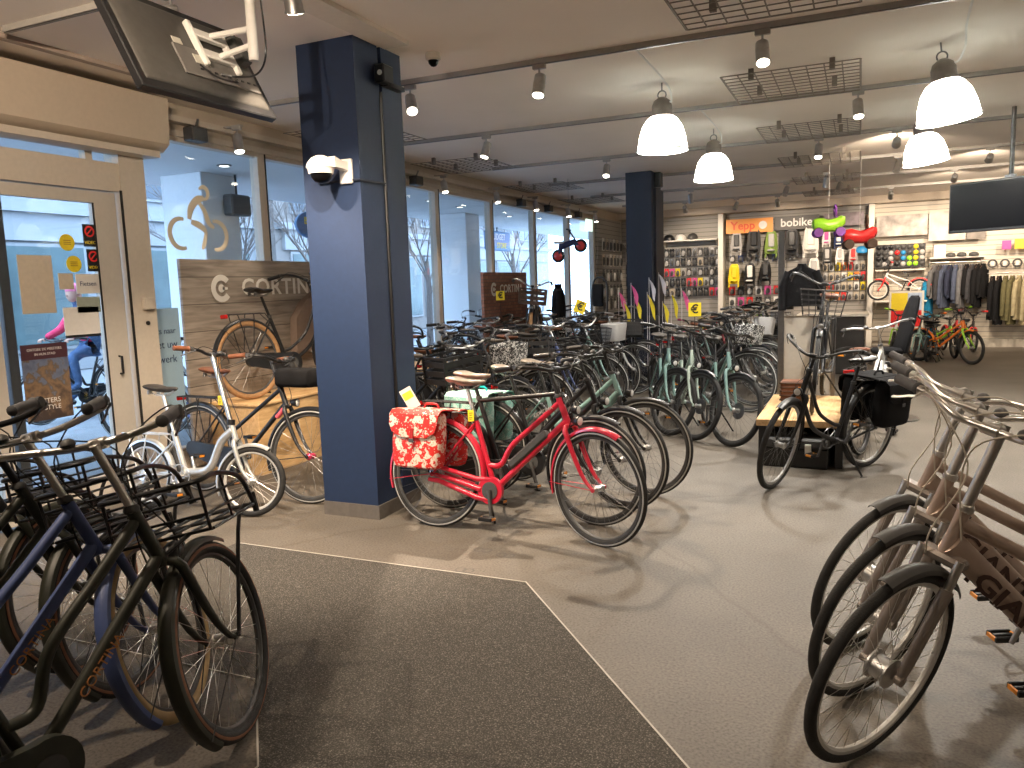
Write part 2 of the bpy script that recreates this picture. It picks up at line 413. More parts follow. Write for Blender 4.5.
# entrance mat: polygon flush with the floor, with a pale metal edging
mp_ = empty('entrance_mat', (0,0,0), 0, 'dark speckled entrance matting set into the concrete floor with thin pale edging', 'mat')
MB().prism([(-3.66, 3.73), (-1.62, 3.72), (-.49, 2.41), (.55, 1.2), (.55, -2.9), (-1.84, -2.9), (-1.84, 1.89), (-2.27, 2.36), (-3.66, 2.35)], .0, .004, MATM, 'z').build('matting', mp_)
ed = MB()
for a, b in ((( -3.66, 3.73), (-1.62, 3.72)), ((-1.62, 3.72), (-.49, 2.41)), ((-.49, 2.41), (.55, 1.2)), ((-1.84, -2.9), (-1.84, 1.89)), ((-1.84, 1.89), (-2.27, 2.36)), ((-2.27, 2.36), (-3.66, 2.35))):
    d = V((b[0]-a[0], b[1]-a[1], 0)); L_ = d.length; ang = math.atan2(d.y, d.x)
    ed.box(((a[0]+b[0])/2, (a[1]+b[1])/2, .003), (L_, .007, .006), mat('edging_strip', (.5, .47, .42), .5, vary=.05), MX.Rotation(ang, 3, 'Z'))
ed.build('edging_strip', mp_)
# small painted spray marks by the red bicycle
sm = MB()
for (x, y) in ((-1.93, 4.08), (-2.1, 4.12), (-2.05, 3.78), (-1.72, 4.27)):
    for k in range(2):
        sm.ring((x+k*.05, y, .0008), .03, .006, mat('grey_paint_mark', (.12, .11, .10), .8, vary=.1), 16, 4, 'z', .1)
tag(sm.build('floor_markings'), 'faint dark ring marks painted on the concrete under the red bicycle', 'floor marking')

struct(MB().bx(XW-.12, 7.2, -3.2, YB+.2, CEIL, CEIL+.15, CEILM).build('ceiling'))
struct(MB().bx(-2.99, -2.80, -3, 4.75, CEIL-.03, CEIL, mat('cream_batten', (.72, .66, .58), .7, vary=.03)).build('trim_1'))
def mk_slat(name, c, dz=.10):
    M, n, L, b = mat_nodes(name)
    tc = n.new('ShaderNodeTexCoord'); sx = n.new('ShaderNodeSeparateXYZ'); L.new(tc.outputs['Object'], sx.inputs[0])
    m1 = n.new('ShaderNodeMath'); m1.operation = 'MODULO'; m1.inputs[1].default_value = dz; L.new(sx.outputs[2], m1.inputs[0])
    m2 = n.new('ShaderNodeMath'); m2.operation = 'LESS_THAN'; m2.inputs[1].default_value = .014; L.new(m1.outputs[0], m2.inputs[0])
    mx = n.new('ShaderNodeMix'); mx.data_type = 'RGBA'; L.new(m2.outputs[0], mx.inputs[0]); mx.inputs[6].default_value = (*c, 1); mx.inputs[7].default_value = (*[a*.45 for a in c], 1)
    L.new(mx.outputs[2], b.inputs['Base Color']); b.inputs['Roughness'].default_value = .6
    return M
SLATM = mk_slat('grooved_slatwall_beige', (.66, .60, .51))
SLATGM = mk_slat('grooved_slatwall_grey', (.34, .32, .29))
wallm = mat('wall_paint', (.78, .72, .63), .85, vary=.03)
wb_ = MB(); wb_.bx(XW-.12, 7.2, YB, YB+.15, 0, CEIL, wallm); struct(wb_.build('wall_back'))
struct(MB().bx(7.05, 7.2, -3.2, YB, 0, CEIL, wallm).build('wall_right'))
struct(MB().bx(XW-.12, 7.05, -3.2, -3.05, 0, CEIL, wallm).build('wall_front'))
# window wall: bulkhead, sill, solid end
wl = MB()
wl.bx(XW-.12, XW, -3.05, YB, 2.97, CEIL, CREAMD)
wl.bx(XW-.12, XW, 4.78, 16.9, 0, .22, CREAMD)
wl.bx(XW-.12, XW, -3.05, 2.35, 0, 2.97, CREAMD)
wl.bx(XW-.12, XW, 16.9, YB, 0, 2.97, mat('grey_end_wall', (.50, .46, .40), .8, vary=.05))
struct(wl.build('wall_left'))
tr = MB(); tr.bx(XW, XW+.10, 4.95, 16.9, 3.08, 3.13, CREAM); tr.bx(XW, XW+.05, 4.95, 16.9, 2.97, 3.02, CREAM); struct(tr.build('trim_2'))

# windows
mull = [(4.62, 4.78), (6.20, 6.30), (8.05, 8.15), (9.72, 9.82), (11.50, 11.60), (13.32, 13.42), (15.15, 15.25), (16.82, 16.92)]
for i in range(len(mull)-1):
    y0, y1 = mull[i][1], mull[i+1][0]
    wroot = empty('window_%d' % (i+1), (XW, (y0+y1)/2, 0)); struct(wroot)
    fr = MB(); hy = (y1-y0)/2; t = .03
    fr.bx(-.08, .02, -hy-.05, -hy, .22, 2.97, CREAM); fr.bx(-.08, .02, hy, hy+.05, .22, 2.97, CREAM)
    fr.bx(-.085, .025, -hy-.002, -hy+.014, .22, 2.97, GASKET)
    fr.bx(-.08, .02, -hy, hy, .22, .27, CREAM); fr.bx(-.08, .02, -hy, hy, 2.93, 2.97, CREAM)
    fr.build('window_frame', wroot)
    MB().bx(-.045, -.037, -hy, hy, .27, 2.93, GLASS).build('pane', wroot)
# door post and door
dp = MB(); dp.bx(XW-.10, XW+.06, 4.56, 4.80, 0, 2.80, CREAM); dp.bx(XW+.058, XW+.066, 4.545, 4.565, 0, 2.45, GASKET); struct(dp.build('trim_3'))
hd = MB()
hd.bx(XW-.10, XW+.05, 2.35, 4.56, 2.44, 2.66, CREAM)
hd.bx(XW-.10, XW+.03, 2.35, 4.56, 2.90, 2.97, GASKET)
hd.bx(XW-.02, XW-.012, 2.35, 4.56, 2.66, 2.90, GLASS)
hd.bx(XW-.05, XW+.02, 4.30, 4.36, 2.66, 2.90, CREAM)
struct(hd.build('trim_4'))
dr = empty('door_1', (XW, 3.4, 0)); struct(dr)
df = MB()
df.bx(-.04, .02, .93, 1.13, .02, 2.43, mat('door_frame_grey', (.52, .48, .42), .5, vary=.03))
df.bx(-.04, .02, .14, .21, .02, 2.43, mat('dark_door_edge', (.03, .035, .04), .5, vary=.1))
df.bx(-.04, .02, .21, .93, 2.34, 2.43, MATS['door_frame_grey']); df.bx(-.04, .02, .21, .93, .02, .22, MATS['door_frame_grey'])
df.bx(.019, .024, .915, .93, .2, 2.34, GASKET)
df.build('door_frame', dr)
MB().bx(-.015, -.008, .21, .93, .22, 2.34, GLASS).build('pane', dr)
hb_ = MB(); hb_.tube([(.02, 1.03, 1.0), (.05, 1.03, 1.0), (.05, 1.03, 1.14), (.02, 1.03, 1.14)], .009, BLACK); hb_.build('door_handle', dr)
d2 = empty('door_2', (XW, 2.95, 0)); struct(d2)
df = MB(); df.bx(-.04, .02, .46, .56, .02, 2.43, MATS['door_frame_grey']); df.bx(-.04, .02, -.58, -.46, .02, 2.43, MATS['door_frame_grey']); df.bx(-.04, .02, -.46, .46, 2.34, 2.43, MATS['door_frame_grey']); df.bx(-.04, .02, -.46, .46, .02, .22, MATS['door_frame_grey'])
df.build('door_frame', d2); MB().bx(-.015, -.008, -.46, .46, .22, 2.34, GLASS).build('pane', d2)
# roller shutter box
sb = empty('shutter_box', (XW, 3.3, 2.8), 0, 'long beige roller shutter box above the glass entrance door', 'shutter box')
q = [(0, .05), (.22, .05), (.33, .02), (.35, .42), (.0, .42)]
MB().prism([(0, -.02), (.16, -.02), (.24, .04), (.26, .40), (0, .40)], -1.7, 1.62, mat('shutter_box_beige', (.52, .44, .345), .55, vary=.03), 'y').build('housing', sb)
MB().bx(.0, .20, -1.7, 1.55, -.07, -.02, CREAM).build('bottom_rail', sb)

# intercom on door post
ic = empty('door_sensor', (XW+.06, 4.70, 1.55), 0, 'small beige box with a round button fixed on the door post', 'sensor')
MB().box((.025, 0, 0), (.05, .09, .10), CREAM, None, .008).build('housing', ic)
MB().lathe([(.018, .0), (.018, .01)], BLACK, 16, (0, 0, -.16), 'x').build('push_button', ic)

# ------------------------------------------------------------------ columns
c1 = empty('structural_column', (-3.28, 4.74, 0), 0, 'large navy blue square pillar in front of the bicycles, with grey tiled skirting', 'column', None)

cb = MB(); cb.bx(-.23, .23, -.28, -.0, .10, CEIL, NAVYPAINT); cb.bx(-.23, .215, 0, .03, .10, CEIL, NAVYDARK); cb.bx(-.23, .24, .03, .28, .10, CEIL, NAVYPAINT)
cb.build('pillar_casing', c1)
MB().bx(-.235, .238, -.285, .285, 0, .10, SKIRT).build('skirting', c1)
MB().tube([(.235, .015, .3), (.235, .015, 2.95)], .010, BLACK).tube([(-.10, -.292, 2.33), (.235, -.292, 2.33), (.245, -.05, 2.33), (.24, .015, 2.33)], .008, NAVYDARK).build('cable_conduit', c1)
bs = empty('black_spotlight', (-3.03, 4.72, 3.05), 0, 'small black box spotlight fixed high on the side of the big blue pillar', 'spotlight')
MB().box((.04, 0, 0), (.08, .13, .12), BLACK, None, .01).box((.02, .14, -.05), (.06, .22, .03), BLACK).build('housing', bs)
MB().lathe([(.018, -.001), (.018, .004)], mat('pale_indicator', (.8, .8, .75), .4, vary=.02), 16, (.05, -.068, .0), 'y').build('lens', bs)
c2 = empty('rear_column', (-3.10, 12.15, 0), 0, 'slim black-navy pillar standing among the bicycles further back', 'column')
MB().bx(-.22, .18, -.22, .40, 0, CEIL, NAVYDARK).bx(.18, .22, -.1, .40, 0, 3.0, NAVYDARK).build('pillar_casing', c2)
MB().box((.24, 0, 3.13), (.1, .16, .22), BLACK, None, .01).build('junction_box', c2)

# dome security camera on the pillar
dc = empty('dome_camera', (-3.20, 4.46, 2.40), 0, 'white dome security camera on a bracket on the big blue pillar', 'security camera')
MB().box((.05, -.012, -.01), (.10, .024, .16), WHITE, None, .006).build('wall_plate', dc)
MB().loft([[V((.05+sx*.03*k, -.02-.12*i, .02+sz*.03*k+.01*i)) for sx, sz in ((-1,-1),(1,-1),(1,1),(-1,1))] for i, k in ((0, 1), (.5, .8), (1.3, 1.1))], WHITE).build('bracket', dc)
MB().lathe([(.03, .075), (.06, .06), (.085, .03), (.095, 0), (.085, -.01), (.08, -.04)], WHITE, 28, (-.02, -.19, 0)).build('housing', dc)
MB().lathe([(.072, -.038), (.066, -.062), (.045, -.088), (.01, -.10)], TVB, 28, (-.02, -.19, 0)).build('dome_lens', dc)
# small ceiling dome camera
dm = empty('ceiling_camera', (-2.80, 5.08, CEIL), 0, 'small dome camera on the ceiling just right of the big blue pillar', 'security camera')
MB().lathe([(.055, 0), (.055, -.04), (.045, -.05)], CREAM, 24).build('housing', dm)
MB().lathe([(.038, -.05), (.034, -.07), (.018, -.088), (.004, -.093)], TVB, 24).build('dome_lens', dm)

# ------------------------------------------------------------------ ceiling tracks, grilles, spots, pendants
TY = [1.0, 3.3, 5.6, 7.85, 10.2, 12.4, 14.6, 16.8]
names = ['behind the entrance', 'nearest the entrance', 'right behind the big blue pillar', 'second behind the big blue pillar', 'third behind the big blue pillar', 'above the slim rear pillar', 'fourth from the back wall side', 'nearest the back wall']
for i, y in enumerate(TY):
    b = MB(); b.box((0, 0, -.0175), (11.6 if i else 11.6, .035, .035), TRACKM); b.box((0, 0, -.038), (11.6, .02, .006), STEEL_D)
    o = b.build('ceiling_track'); o.location = (1.05, y, CEIL)
    tag(o, 'grey lighting track running across the ceiling, ' + ['behind the camera', 'closest to the hanging television back', 'first beyond the big blue pillar', 'second beyond the big blue pillar', 'third beyond the big blue pillar', 'fourth beyond the big blue pillar', 'second from the back wall', 'closest to the back wall'][i], 'lighting track', 'tracks across the ceiling')
o = MB().box((0, 0, -.015), (.06, 7.0, .03), mat('brown_track', (.36, .29, .24), .6, vary=.05)).build('ceiling_track'); o.location = (-4.90, 1.8+.3, CEIL)
tag(o, 'brownish conduit on the ceiling running parallel to the window wall', 'lighting track')

gproto = None
def grille(x, y, w_, d_, label):
    global gproto
    if gproto is None:
        b = MB()
        nx, ny = 8, 10
        for i in range(nx+1): b.box((-w_/2+w_*i/nx, 0, 0), (.009 if 0 < i < nx else .016, d_, .006), GRILLM)
        for i in range(ny+1): b.box((0, -d_/2+d_*i/ny, 0), (w_, .008 if 0 < i < ny else .016, .006), GRILLM)
        g = empty('ceiling_grille'); b.build('grid', g)
        for sx in (-.3, .3):
            for sy in (-.3, .3): MB().box((sx, sy, .05), (.04, .04, .08), GRILLM).build('hanger', g)
        gproto = g; r = g
    else: r = copy_tree(gproto)
    r.location = (x, y, CEIL-.09); tag(r, label, 'ceiling grille', 'open mesh grilles under the ceiling')
    return r
for i, y in enumerate((4.65, 7.03, 9.37, 11.72, 14.07, 16.42)):
    grille(-.53, y, 1.0, 1.07, 'brown mesh grille hung under the ceiling, %s one back in the right-hand line' % ORD[i])
for i, y in enumerate((6.9, 9.3, 12.1, 14.6)):
    grille(-4.72, y, 1.0, 1.07, 'brown mesh grille near the window wall, %s one back from the entrance' % ORD[i])

def spot_proto():
    r = empty('track_spotlight')
    MB().box((0, 0, -.02), (.10, .035, .035), TRACKM, None, .004).tube([(0, 0, -.03), (0, 0, -.09)], .008, ALU).build('adapter', r)
    c = MB().lathe([(.030, .06), (.042, .05), (.045, .0), (.045, -.09), (.050, -.10), (.050, -.105), (.043, -.105)], ALU, 20, cap=True).build('lamp_can', r)
    c.location = (0, 0, -.13)
    l = MB().lathe([(.040, -.1055), (.039, -.1085), (.001, -.1095)], LENS, 20).build('lens', c)
    return r
SP = spot_proto(); first = [True]
lens_off = mat('unlit_lens', (.3, .28, .25), .3, vary=.05)
def spot(x, y, tilt, az, label, watts=SPOT_W, z=CEIL-.035, lit=True, size=75, blend=.6):
    if first[0]: r = SP; first[0] = False
    else: r = copy_tree(SP)
    r.location = (x, y, z); tag(r, label, 'spotlight', 'track spotlights')
    can = [c for c in r.children if 'lamp_can' in c.name][0]
    can.rotation_euler = MX.Rotation(az, 3, 'Z').to_euler() if not tilt else (MX.Rotation(az, 3, 'Z') @ MX.Rotation(tilt, 3, 'Y')).to_euler()
    if not lit:
        le = [c for c in can.children][0]; le.material_slots[0].link = 'OBJECT'; le.material_slots[0].material = lens_off
        return r
    ld = bpy.data.lights.new('spot_beam', 'SPOT'); ld.energy = watts; ld.color = WARM; ld.spot_size = rad(size); ld.spot_blend = blend; ld.shadow_soft_size = .022
    lo = bpy.data.objects.new('spot_beam', ld); COL.objects.link(lo); lo.parent = can; lo.location = (0, 0, -.125)
    return r
# (x, y, aim point) ; tilt computed from aim
def spot_at(x, y, aim, label, **k):
    z = k.get('z', CEIL-.035); d = V(aim)-V((x, y, z-.13)); az = math.atan2(d.y, d.x); tilt = math.atan2(math.hypot(d.x, d.y), -d.z)
    # local -Z must point to d: rotate about Y by -tilt
    return spot(x, y, -tilt, az, label, **k)
spot_at(-2.20, 5.6, (-2.3, 4.6, 0), 'lit silver spotlight on the first track beyond the big blue pillar, left one')
spot_at(-.62, 5.6, (-.3, 4.2, 0), 'lit silver spotlight between the big hanging lamps and nearest ceiling grille', watts=16)
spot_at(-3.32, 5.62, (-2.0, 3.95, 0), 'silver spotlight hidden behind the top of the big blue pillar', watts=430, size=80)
spot_at(-3.72, 7.85, (-4.2, 7.2, .6), 'lit silver spotlight on the second track, left beside the window grilles')
spot_at(-1.75, 7.85, (-2.2, 7.0, .6), 'silver spotlight on the second track between two hanging lamps', watts=SPOT_W)
spot_at(-.05, 7.85, (.2, 6.9, 0), 'lit silver spotlight on the second track, right of the ceiling grilles')
spot_at(-3.09, 10.2, (-3.0, 9.2, .8), 'lit silver spotlight on the third track, left of the rear pillar')
spot_at(-.48, 10.2, (-.6, 9.3, .3), 'lit silver spotlight in front of the third ceiling grille')
spot_at(-2.85, 14.6, (-2.9, 16.0, .8), 'lit silver spotlight right of the slim rear pillar near the back wall')
spot_at(-4.33, 16.8, (-4.6, 18.4, 1), 'lit silver spotlight left of the slim rear pillar', z=CEIL-.035)
spot_at(-.52, 13.6, (-.9, 15, 0), 'lit silver spotlight hanging lowest above the middle aisle', z=CEIL-.035)
for i, (x, y, lit) in enumerate([(-2.35, 16.8, 0), (-1.55, 16.8, 1), (-1.2, 14.6, 0), (-.35, 14.6, 0), (.45, 12.4, 0), (.35, 10.2, 1), (1.55, 12.4, 1), (1.35, 14.6, 1), (2.4, 14.6, 1), (.5, 16.8, 1), (1.9, 16.8, 1), (3.2, 16.8, 1), (-3.4, 16.8, 1)]):
    spot_at(x, y, (x, 19.0, 1.5) if lit else (x-.3, y-.5, 2), 'silver track spotlight towards the back wall, %s in its scattered cluster' % ORD[i], watts=150, lit=bool(lit), size=90)
# spots in front of and beside the camera
for i, (x, y, ax, ay) in enumerate([(-3.4, 3.3, -3.9, 4.6), (-2.6, 3.3, -3.3, 4.7), (-1.3, 1.0, -.2, 2.8), (-3.0, 1.0, -2.2, 2.2), (.8, 3.3, 1.0, 4.0), (1.9, 5.6, 1.6, 6.4), (2.5, 9.0, 2.2, 11), (2.6, 1.0, 1.6, 2.6), (-.7, 3.3, -1.2, 3.8), (1.4, 7.85, .8, 7.4), (-2.2, 1.0, -5.2, 3.2), (-1.9, 1.0, -5.2, 4.6)]):  # last two entries are added to brighten the door and shutter wall
    spot_at(x, y, (ax, ay, 0 if i < 10 else 1.5), 'silver spotlight above the front of the shop, %s from the entrance, last two added' % ORD[i], watts=[330, 290, 40, 120, 18, 25, 25, 30, 15, 40, 170, 170][i], size=90)
# window-side spots hanging on the beam
for i, y in enumerate((5.71, 9.6, 11.3, 12.9, 14.58, 16.3)):
    spot_at(XW+.24, y, (XW+.9, y-.3, 0), 'small lit spotlight along the window beam, %s one from the entrance' % ORD[i], z=3.08+.04, watts=SPOT_W*1.6)
    MBx = MB(); MBx.bx(XW+.005, XW+.30, y-.02, y+.02, 3.11, 3.125, TRACKM); o = MBx.build('spot_bracket'); tag(o, 'flat bracket holding the %s window spotlight on the beam' % ORD[i], 'bracket', 'window spotlight brackets')
for i, y in enumerate((5.35, 9.1, 12.6, 13.9, 15.6)):
    r = empty('speaker_box', (XW+.10, y, 3.0), 0, 'small dark box fitting on the window beam, %s one from the entrance' % ORD[i], 'box', 'dark fittings on the window beam')
    MB().box((0, 0, 0), (.12, .18, .12), DGREY, None, .01).build('housing', r); MB().tube([(.0, 0, .05), (.04, 0, .13)], .01, STEEL_D).build('bracket', r)

def pendant(proto=None):
    r = empty('pendant_lamp')
    MB().ring((0, 0, -.10), .035, .006, STEEL_D, 16, 6, 'y').tube([(0, 0, 0), (0, 0, -.065)], .006, STEEL_D).build('hook', r)
    MB().lathe([(.03, -.12), (.07, -.15), (.085, -.19), (.088, -.27), (.095, -.28)], mat('lamp_cap_grey', (.20, .18, .16), .45, .4, vary=.1), 28).build('lamp_cap', r)
    b = MB(); n = 48; prof = [(.09, -.275), (.125, -.30), (.165, -.36), (.19, -.44), (.205, -.53), (.215, -.555)]
    rings = [[V((r_*math.cos(2*PI*k/n)*(1+.010*(k % 2)), r_*math.sin(2*PI*k/n)*(1+.010*(k % 2)), h)) for k in range(n)] for r_, h in prof]
    b.loft(rings, SHADE, cap=False); b.build('lamp_shade', r)
    MB().ring((0, 0, -.555), .215, .006, mat('rim_clear', (.8, .88, .86), .2, vary=.03), 36, 6, 'z').build('rim', r)
    MB().lathe([(.018, -.28), (.024, -.30), (.028, -.345), (.018, -.365), (.004, -.37)], BULB, 20).build('bulb', r)
    MB().tube(smooth_pts([(.03, 0, -.15), (.09, -.05, -.17), (.12, -.25, -.12), (.10, -.55, -.06), (.08, -1.15, -.03)], 5), .008, WHITE, 6).build('cable', r)
    return r
P0 = pendant()
for i, (x, y, rz, lb) in enumerate([(-1.56, 6.78, 20, 'glass dome pendant lamp, nearest of the left pair, above the bicycle rows'), (-1.52, 9.10, 20, 'glass dome pendant lamp, farther of the left pair, above the bicycle rows'), (.50, 6.72, -8, 'large glass dome pendant lamp, nearest of the right pair'), (.52, 9.15, -8, 'glass dome pendant lamp partly behind the nearest right lamp')]
        + [(x_, y_, 0, 'added unseen glass dome pendant lamp brightening the ceiling, %s in the %s line' % (ORD[j_], w_)) for w_, x_, ys_ in (('right-hand', 2.65, (9.5,)), ('far right', 4.8, (11.4,))) for j_, y_ in enumerate(ys_)]):  # pendants in these two lines are added out of view to brighten the ceiling
    r = P0 if i == 0 else copy_tree(P0)
    r.location = (x, y, CEIL+.0); r.rotation_euler = (0, rad(3 if i < 2 else 7)*-1 if i > 1 else 0, rad(rz)*0); tag(r, lb, 'pendant lamp', 'glass dome pendant lamps')
    ld = bpy.data.lights.new('bulb_light', 'POINT'); ld.energy = PEND_W; ld.color = (1, .93, .84); ld.shadow_soft_size = .06
    lo = bpy.data.objects.new('bulb_light', ld); COL.objects.link(lo); lo.parent = r; lo.location = (0, 0, -.435)

# ------------------------------------------------------------------ bicycles
# local frame: x forward, y left, z up; rear wheel touches the ground at the origin
DEF = dict(R=.36, wb=1.14, ha=67., rake=.055, tw=.021, hl=.17, hb=1.08, sh=.98, ext=.06, frame='lady', bar='city', case='full', fenders='full', rack=True, front=None,
           battery=None, sus=False, light=True, stand=True, pann=None, tag=False, stext=None, cover=False, dress=None, seatx=0.0, ft=1.0)
def wheel_parts(s):
    R, tw = s['R'], s['tw']; rt = R-tw
    ty = MB()
    def mf(u):
        d = math.degrees(u)
        return 'stripe' if (58 < d < 92 or 268 < d < 302) and s.get('stripe', 1) else 'tyre'
    ty.ring((0,0,0), rt, tw, None, 60, 28, 'y', 1.0, mf)
    rim = MB(); rr = rt-tw*.75
    vs = []; prof = [(0, -.011), (.004, -.011), (-.016, -.006), (-.018, .006), (.004, .011), (0, .011)]
    prof = [(.006, -.012), (-.012, -.011), (-.019, -.004), (-.019, .004), (-.012, .011), (.006, .012)]
    n = 60
    rings = [[V(((rr+a)*math.cos(2*PI*i/n), b, (rr+a)*math.sin(2*PI*i/n))) for a, b in prof] for i in range(n+1)]
    rim.loft(rings, 'rim', cap=False)
    sp = MB(); ns = 32
    for i in range(ns):
        t = 2*PI*i/ns; sd = 1 if i % 2 else -1; t2 = t + (1 if (i//2) % 2 else -1)*1.1
        sp.tube([(.022*math.cos(t2), .026*sd, .022*math.sin(t2)), ((rr-.017)*math.cos(t), 0, (rr-.017)*math.sin(t))], .0011, 'spoke', 3, cap=False)
    return ty.mesh('tyre'), rim.mesh('rim'), sp.mesh('spokes', False)
def hub_mesh(r=.022, w=.05, disc=0):
    b = MB(); b.lathe([(.008, -w-.012), (.008, -w), (r*1.3, -w+.012), (r*1.3, -w+.018), (r, -w+.024), (r, w-.024), (r*1.3, w-.018), (r*1.3, w-.012), (.008, w), (.008, w+.012)], 'hub', 20, (0,0,0), 'y')
    if disc: b.lathe([(disc, w-.012), (disc, w-.009)], 'spoke', 28, (0,0,0), 'y')
    return b.mesh('hub')
MC = {}
def bike_meshes(key, s):
    if key in MC: return MC[key]
    R, wb = s['R'], s['wb']; ha = rad(s['ha']); u = V((-math.cos(ha), 0, math.sin(ha))); nn = V((math.sin(ha), 0, math.cos(ha)))
    A = V((wb, 0, R)); Q = A - nn*s['rake']; B = V((0, 0, R)); BB = V((.44*wb/1.14, 0, .29 if R > .3 else .27)); ft = s['ft']
    sa = rad(70); sd = V((-math.cos(sa), 0, math.sin(sa)))
    crown = Q + u*(R+.055); HT = crown + u*(s['hl']+.02); HB = crown + u*.02
    ST = BB + sd*(s.get('stl', .48)); SAD = BB + sd*((s['sh']-.05-BB.z)/math.sin(sa)) + V((s['seatx'], 0, 0))
    P = []   # (name, mesh, parentname, steered)
    def out(name, mb, parent=None, st=False, sm=True, loc=None): P.append((name, mb.mesh(name, sm) if isinstance(mb, MB) else mb, parent, st, loc))
    fs = s['frame']; f = MB()
    f.tube([HB-u*.01, HT+u*.01], .021*ft, 'frame', 14)
    if fs in ('lady', 'mixte', 'giant', 'ebike', 'oma', 'diamond'):
        f.tube([BB, ST], .017, 'frame', 12); f.lathe([(.024, -.038), (.024, .038)], 'frame', 16, BB, 'y')
    if fs == 'lady':
        f.tube([HB+u*.025, BB+V((.01, 0, .01))], .021, 'frame', 12)
        t0 = HT-u*.02; d = (BB-HB).normalized(); sp_ = BB+sd*.16
        f.tube(smooth_pts([t0, t0+d*.22, t0+d*.44, sp_+V((.09, 0, .015)), sp_], 6), .018, 'frame', 12)
    elif fs == 'oma':
        f.tube(smooth_pts([HB+u*.02, HB+V((-.06,0,-.12)), HB+V((-.17,0,-.29)), BB+V((.12, 0, .04)), BB], 6), .018, 'frame', 12)
        f.tube(smooth_pts([HT-u*.03, HT+V((-.06,0,-.16)), HT+V((-.17,0,-.34)), BB+sd*.13+V((.10, 0, .02)), BB+sd*.12], 6), .015, 'frame', 12)
    elif fs == 'diamond':
        f.tube([HB+u*.02, BB], .019, 'frame', 12); f.tube([HT-u*.03, ST-sd*.02], .016, 'frame', 12)
    elif fs == 'mixte':
        f.tube([HB+u*.02, BB], .019, 'frame', 12); f.tube([HT-u*.03, BB+sd*.24], .016, 'frame', 12)
    elif fs == 'ebike':
        f.tube([HB+u*.03, (HB+BB)/2, BB+V((.03, 0, .02))], [.026, .034, .034], 'frame', 14, flat=1.15)
        f.tube(smooth_pts([HT-u*.03, (HT*.5+BB*.5)+V((.02, 0, .10)), BB+sd*.20], 5), .019, 'frame', 12)
    elif fs == 'giant':
        f.tube([HB+u*.03, BB], [.034, .030], 'frame', 16, flat=1.25); f.tube([HT-u*.03, BB+sd*.26], .022, 'frame', 14)
    elif fs == 'fold':
        f.tube(smooth_pts([HT-u*.03, HT+V((-.10, 0, -.12)), BB+V((.22, 0, .06)), BB+V((.02, 0, .02))], 6), [.030]*19, 'frame', 14)
        f.tube([BB, BB+sd*.34], .023, 'frame', 12); f.lathe([(.024, -.038), (.024, .038)], 'frame', 16, BB, 'y')
        ST = BB+sd*.30
    elif fs == 'kid':
        f.tube([HB+u*.02, BB], .020, 'frame', 12); f.tube([HT-u*.02, BB+sd*.15], .016, 'frame', 12); f.tube([BB, BB+sd*.22], .014, 'frame', 10); ST = BB+sd*.20
    for sg in (-1, 1):
        f.tube([BB+V((-.02, sg*.030, 0)), BB+V((-.12, sg*.045, .0)), B+V((0, sg*.062, 0))], .010, 'frame', 8)
        f.tube([ST+V((0, sg*.014, -.03)), B+V((.0, sg*.062, 0))], .008, 'frame', 8)
        f.lathe([(.016, -.004), (.016, .004)], 'frame', 12, B+V((0, sg*.064, 0)), 'y')
    out('frame', f)
    # wheels
    ty, rim, spk = wheel_parts(s)
    for nm, c, st in (('rear_wheel', B, False), ('front_wheel', A, True)):
        P.append((nm, rim, None, st, c)); P.append(('tyre', ty, nm, False, None)); P.append(('spokes', spk, nm, False, None))
        hr = .03 if (nm == 'rear_wheel' or s.get('bighub')) else .02
        P.append(('hub', hub_mesh(hr if not (s.get('bighub') and st) else .040, .045, .08 if s.get('disc') else 0), nm, False, None))
    # fork
    k = MB()
    if s['sus']:
        k.box(crown+V((0, 0, 0)), (.05, .15, .035), 'forkc', MX.Rotation(PI/2-ha, 3, 'Y').to_3x3() if False else None, .01)
        for sg in (-1, 1):
            o = V((0, sg*.062, 0)); top = crown + o + nn*.02; bot = A + o
            k.tube([top+u*.012, top-u*.10], .014, 'stanchion', 12); k.tube([top-u*.085, bot+u*.05, bot], [.021, .018, .013], 'forkc', 12)
            k.lathe([(.018, -.012), (.018, .012)], 'forkc', 12, bot, 'y')
    else:
        for sg in (-1, 1):
            o = V((0, sg*.052, 0))
            ax_ = lambda t: crown*(1-t)+Q*t+o
            k.tube([crown+V((0, sg*.010, .012)), crown+V((0, sg*.040, .006)), ax_(.05), ax_(.15), ax_(.35), ax_(.55)+nn*.003, ax_(.72)+nn*.010, ax_(.85)+nn*.024, ax_(.94)+nn*.04, A+o], [.016, .017, .018, .017, .016, .0145, .013, .0115, .0105, .010], 'fork', 12)
            k.lathe([(.014, -.004), (.014, .004)], 'fork', 12, A+V((0, sg*.056, 0)), 'y')
    out('fork', k, None, True)
    # fenders
    def fender(c, a0, a1, rr, w, m, stays):
        b = MB(); n = 28; pr = [(-.016, -w), (-.004, -w*.85), (.004, -w*.4), (.006, 0), (.004, w*.4), (-.004, w*.85), (-.016, w)]
        pr = pr + [(a-.003, bb) for a, bb in reversed(pr)]
        b.loft([[c+V(((rr+a)*math.cos(t), bb, (rr+a)*math.sin(t))) for a, bb in pr] for t in [a0+(a1-a0)*i/n for i in range(n+1)]], m)
        for t in stays:
            for sg in (-1, 1): b.tube([c+V((rr*math.cos(t), sg*w*.95, rr*math.sin(t))), c+V((0, sg*.06, 0))], .0025, 'stay', 5)
        return b
